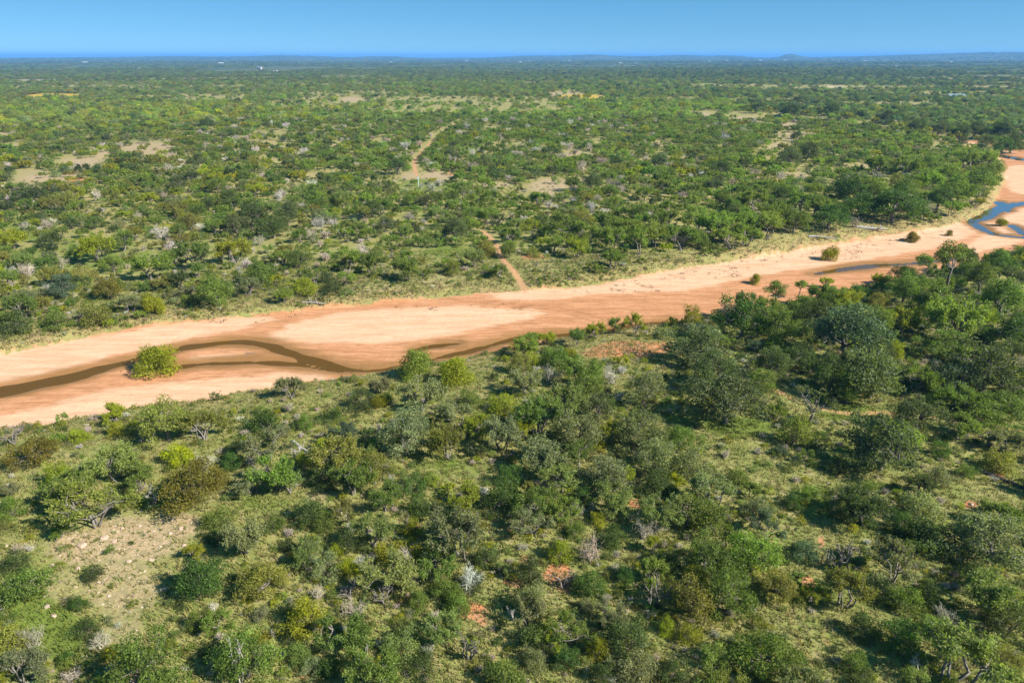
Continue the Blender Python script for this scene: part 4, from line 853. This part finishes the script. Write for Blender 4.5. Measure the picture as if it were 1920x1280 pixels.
# ------------------------------------------------------------------ driftwood logs
def log(px, py, length, ang, label, rad=.28, mat=M_DEAD, br=4):
    x, y, z = ground_hit(px, py); rg = np.random.default_rng(int(px)); root = empty('driftwood_log', (x[0], y[0], z[0]), ang); tag(root, label, 'log', 'bleached driftwood logs')
    a, b = np.array([-length / 2, 0, rad * .8]), np.array([length / 2, 0, rad * .7]); line = bend(rg, a, b, .03, 7); line[:, 2] = rad * .75
    v, f = tubes([(line, rad, rad * .45)], 8); obj('trunk', mesh_np('trunk', v, f, mat, None, True), root)
    for i in range(br):
        s = line[rg.integers(1, 6)]; e = s + unit(rg.normal(size=3) * np.array([.6, 1, .3]) + np.array([.5, 0, .7])) * rg.uniform(.8, 1.8)
        v, f = tubes([(bend(rg, s, e, .12, 4), rad * .35, rad * .1)], 5); obj('branch', mesh_np('branch', v, f, mat, None, True), root)
log(1541, 456, 6.5, -.35, 'pale driftwood log on the far bank edge above the round bush', .34)
log(1632, 439, 7.0, -.3, 'broad heap-like bleached log farther up the far bank', .5, br=6)
log(1700, 449, 4.0, .2, 'short dark log on the upstream sand', .2, M_BARK)
log(590, 576, 4.5, -.2, 'small bleached log on the far sand edge', .2)
log(575, 848, 6.0, -.8, 'slanting pale log lying by the fallen bleached tree', .16)
log(470, 663, 1.6, .3, 'short stick lying on the damp sand past the round willow', .07, M_BARK, 2)
log(1888, 905, 5.0, -.9, 'dark fallen trunk on the slope near the frame edge', .2, M_SNAG, 3)

# ------------------------------------------------------------------ what people built: ranch house, far buildings, drum and post
M_WHITE = plain_material('white_wall', (.42, .41, .39), (.36, .35, .33), .5); M_TANW = plain_material('tan_wall', (.48, .4, .3), (.42, .35, .26), .5)
M_METAL = plain_material('metal_roof', (.16, .22, .27), (.13, .18, .22), .8, .7, .2); M_WROOF = plain_material('pale_roof', (.36, .36, .37), (.3, .3, .31), .5, .6); M_GLASS = plain_material('window_glass', (.03, .04, .05), (.05, .06, .07), 1, .15, .5); M_DOOR = plain_material('door', (.16, .09, .05), (.12, .07, .04), 2)
M_BLUE = plain_material('blue_drum', (.03, .1, .32), (.025, .08, .26), 3, .45, .4); M_POST = plain_material('painted_post', (.5, .62, .64), (.42, .54, .56), 3)
def box(x0, x1, y0, y1, z0, z1):
    V = [(x, y, z) for x in (x0, x1) for y in (y0, y1) for z in (z0, z1)]
    return V, [(0, 1, 3, 2), (4, 6, 7, 5), (0, 4, 5, 1), (2, 3, 7, 6), (0, 2, 6, 4), (1, 5, 7, 3)]
def house(px, py, L, D, H, label, wall, roof, rz=0.0, name='farm_building', detail=False, gr='far white farm buildings'):
    x, y, z = ground_hit(px, py); root = empty(name, (x[0], y[0], z[0] - .2), rz); tag(root, label, 'building', gr)
    v, f = box(-L / 2, L / 2, -D / 2, D / 2, 0, H); obj('wall', mesh_np('wall', v, f, wall), root)
    e = .5; t = .18; rh = D * .28
    V = [(sx * (L / 2 + e), yy, zz) for sx in (-1, 1) for yy, zz in ((-D / 2 - e, H - .05), (0, H + rh), (D / 2 + e, H - .05), (D / 2 + e, H + t), (0, H + rh + t * 1.4), (-D / 2 - e, H + t))]
    F = [(0, 1, 7, 6), (1, 2, 8, 7), (2, 3, 9, 8), (3, 4, 10, 9), (4, 5, 11, 10), (5, 0, 6, 11), (0, 5, 4, 1), (1, 4, 3, 2), (6, 7, 10, 11), (7, 8, 9, 10)]
    obj('roof', mesh_np('roof', V, F, roof), root)
    for yy, sgn in ((D / 2 - .01, 1), (-D / 2 + .01, -1)):              # gable infill belongs to the wall
        pass
    g = mesh_np('gable', [(sx * (L / 2 - .02), q, w_) for sx in (-1, 1) for q, w_ in ((-D / 2, H - .04), (D / 2, H - .04), (0, H + rh * .96))], [(0, 1, 2), (5, 4, 3)], wall); obj('gable', g, root)
    nwin = 4 if detail else 2
    for k in range(nwin):
        cx = -L / 2 + L * (k + .7) / (nwin + .4); s = min(1.2, L * .07); v, f = box(cx - s / 2, cx + s / 2, -D / 2 - .04, -D / 2 + .03, H * .35, H * .75); obj('window', mesh_np('window', v, f, M_GLASS), root)
    v, f = box(L * .02, L * .02 + 1.1, -D / 2 - .05, -D / 2 + .02, 0.1, 2.15); obj('door', mesh_np('door', v, f, M_DOOR), root)
house(1790, 187, 17, 9, 3.0, 'ranch house with long blue-grey roof among trees on the upper plain', M_TANW, M_METAL, .1, 'ranch_house', True, 'ranch house on the plain')
for px, py, L, H, lab, wm in ((160, 119, 55, 9, 'far pale building at the far end of the leftmost plain', M_WHITE), (261, 130, 14, 5, 'tiny white building left of the long pale strip', M_WHITE), (487, 130, 30, 9, 'brightest white building near the pale strip on the skyline plain', M_WHITE), (517, 136, 26, 5, 'low white roofed building just below the brightest one', M_WHITE),
                              (415, 121, 50, 7, 'low grey-white shed left of the brightest building', M_WHITE), (733, 118, 34, 8, 'small white building left of the skyline middle', M_WHITE), (875, 116, 34, 12, 'single white building below the skyline hills', M_WHITE), (975, 119, 36, 8, 'pale building just left of the picture centre line skyline', M_WHITE), (1068, 116, 36, 12, 'white building right of centre below the long hill', M_WHITE),
                              (1163, 120, 30, 8, 'small white building above the pale far field', M_WHITE), (1192, 120, 26, 8, 'small white building right above the pale far field', M_WHITE), (1330, 117, 34, 9, 'white building left of the small mesa', M_WHITE), (1364, 116, 34, 10, 'white building just left of the small mesa', M_WHITE), (1425, 115, 60, 10, 'pale building under the small mesa', M_TANW),
                              (1472, 114, 50, 10, 'white building just right of the small mesa', M_WHITE), (1622, 115, 60, 12, 'wide pale building well right of the small mesa', M_WHITE), (1746, 109, 120, 16, 'long pale building highest on the skyline at far right', M_WHITE), (1783, 119, 30, 10, 'bright white building low under the long skyline building', M_WHITE), (1838, 113, 46, 16, 'bright white building nearest the right skyline end', M_WHITE), (1902, 110, 90, 14, 'pale buildings block at the right frame edge on the skyline', M_TANW)):
    house(px, py, L * .5, L * .26, H * .6, lab, wm, M_WROOF, random.uniform(-.4, .4))
x, y, z = ground_hit(883, 367); root = empty('water_drum', (x[0], y[0], z[0])); tag(root, 'small blue drum half hidden in scrub below the red track bend', 'drum')
t = np.linspace(0, 6.2832, 17)[:-1]; prof = [(.02, 0), (.5, 0), (.52, .1), (.5, .2), (.5, .62), (.53, .68), (.5, .74), (.5, 1.2), (.53, 1.28), (.48, 1.34), (.02, 1.36)]
V = [(r * math.cos(a), r * math.sin(a), h) for r, h in prof for a in t]; F = [(i * 16 + j, i * 16 + (j + 1) % 16, (i + 1) * 16 + (j + 1) % 16, (i + 1) * 16 + j) for i in range(len(prof) - 1) for j in range(16)]
obj('barrel', mesh_np('barrel', V, F, M_BLUE, None, True), root); v, f = box(-.12, .12, -.12, .12, 1.35, 1.45); obj('cap', mesh_np('cap', v, f, M_POST), root)
x, y, z = ground_hit(785, 355); root = empty('marker_post', (x[0], y[0], z[0])); tag(root, 'thin pale blue-grey post standing in grass below the red track bend', 'post')
v, f = tubes([(np.array([(0, 0, -.2), (0, 0, 1.8), (0.02, 0, 3.6)]), .11, .09)], 8); obj('pole', mesh_np('pole', v, f, M_POST, None, True), root); v, f = box(-.25, .25, -.1, .1, 3.4, 3.9); obj('box', mesh_np('box', v, f, M_POST), root)

# ------------------------------------------------------------------ the air
def haze():
    v, f = box(-34000, 34000, -34000, 34000, -14.0, 82.0)
    N = Nodes('haze_air'); p = N.n('VolumePrincipled'); p.inputs['Color'].default_value = (.17, .48, 1.0, 1); p.inputs['Density'].default_value = 1.0e-4; p.inputs['Anisotropy'].default_value = 0.0
    N.l(p.outputs[0], N.out.inputs['Volume'])
    o = obj('haze', mesh_np('haze', v, f, N.m)); tag(o, 'thin blue haze over the far plain', 'haze', kind='stuff'); o.display_type = 'BOUNDS'
haze()
print('COUNTS', count, len(REST), len(mass))
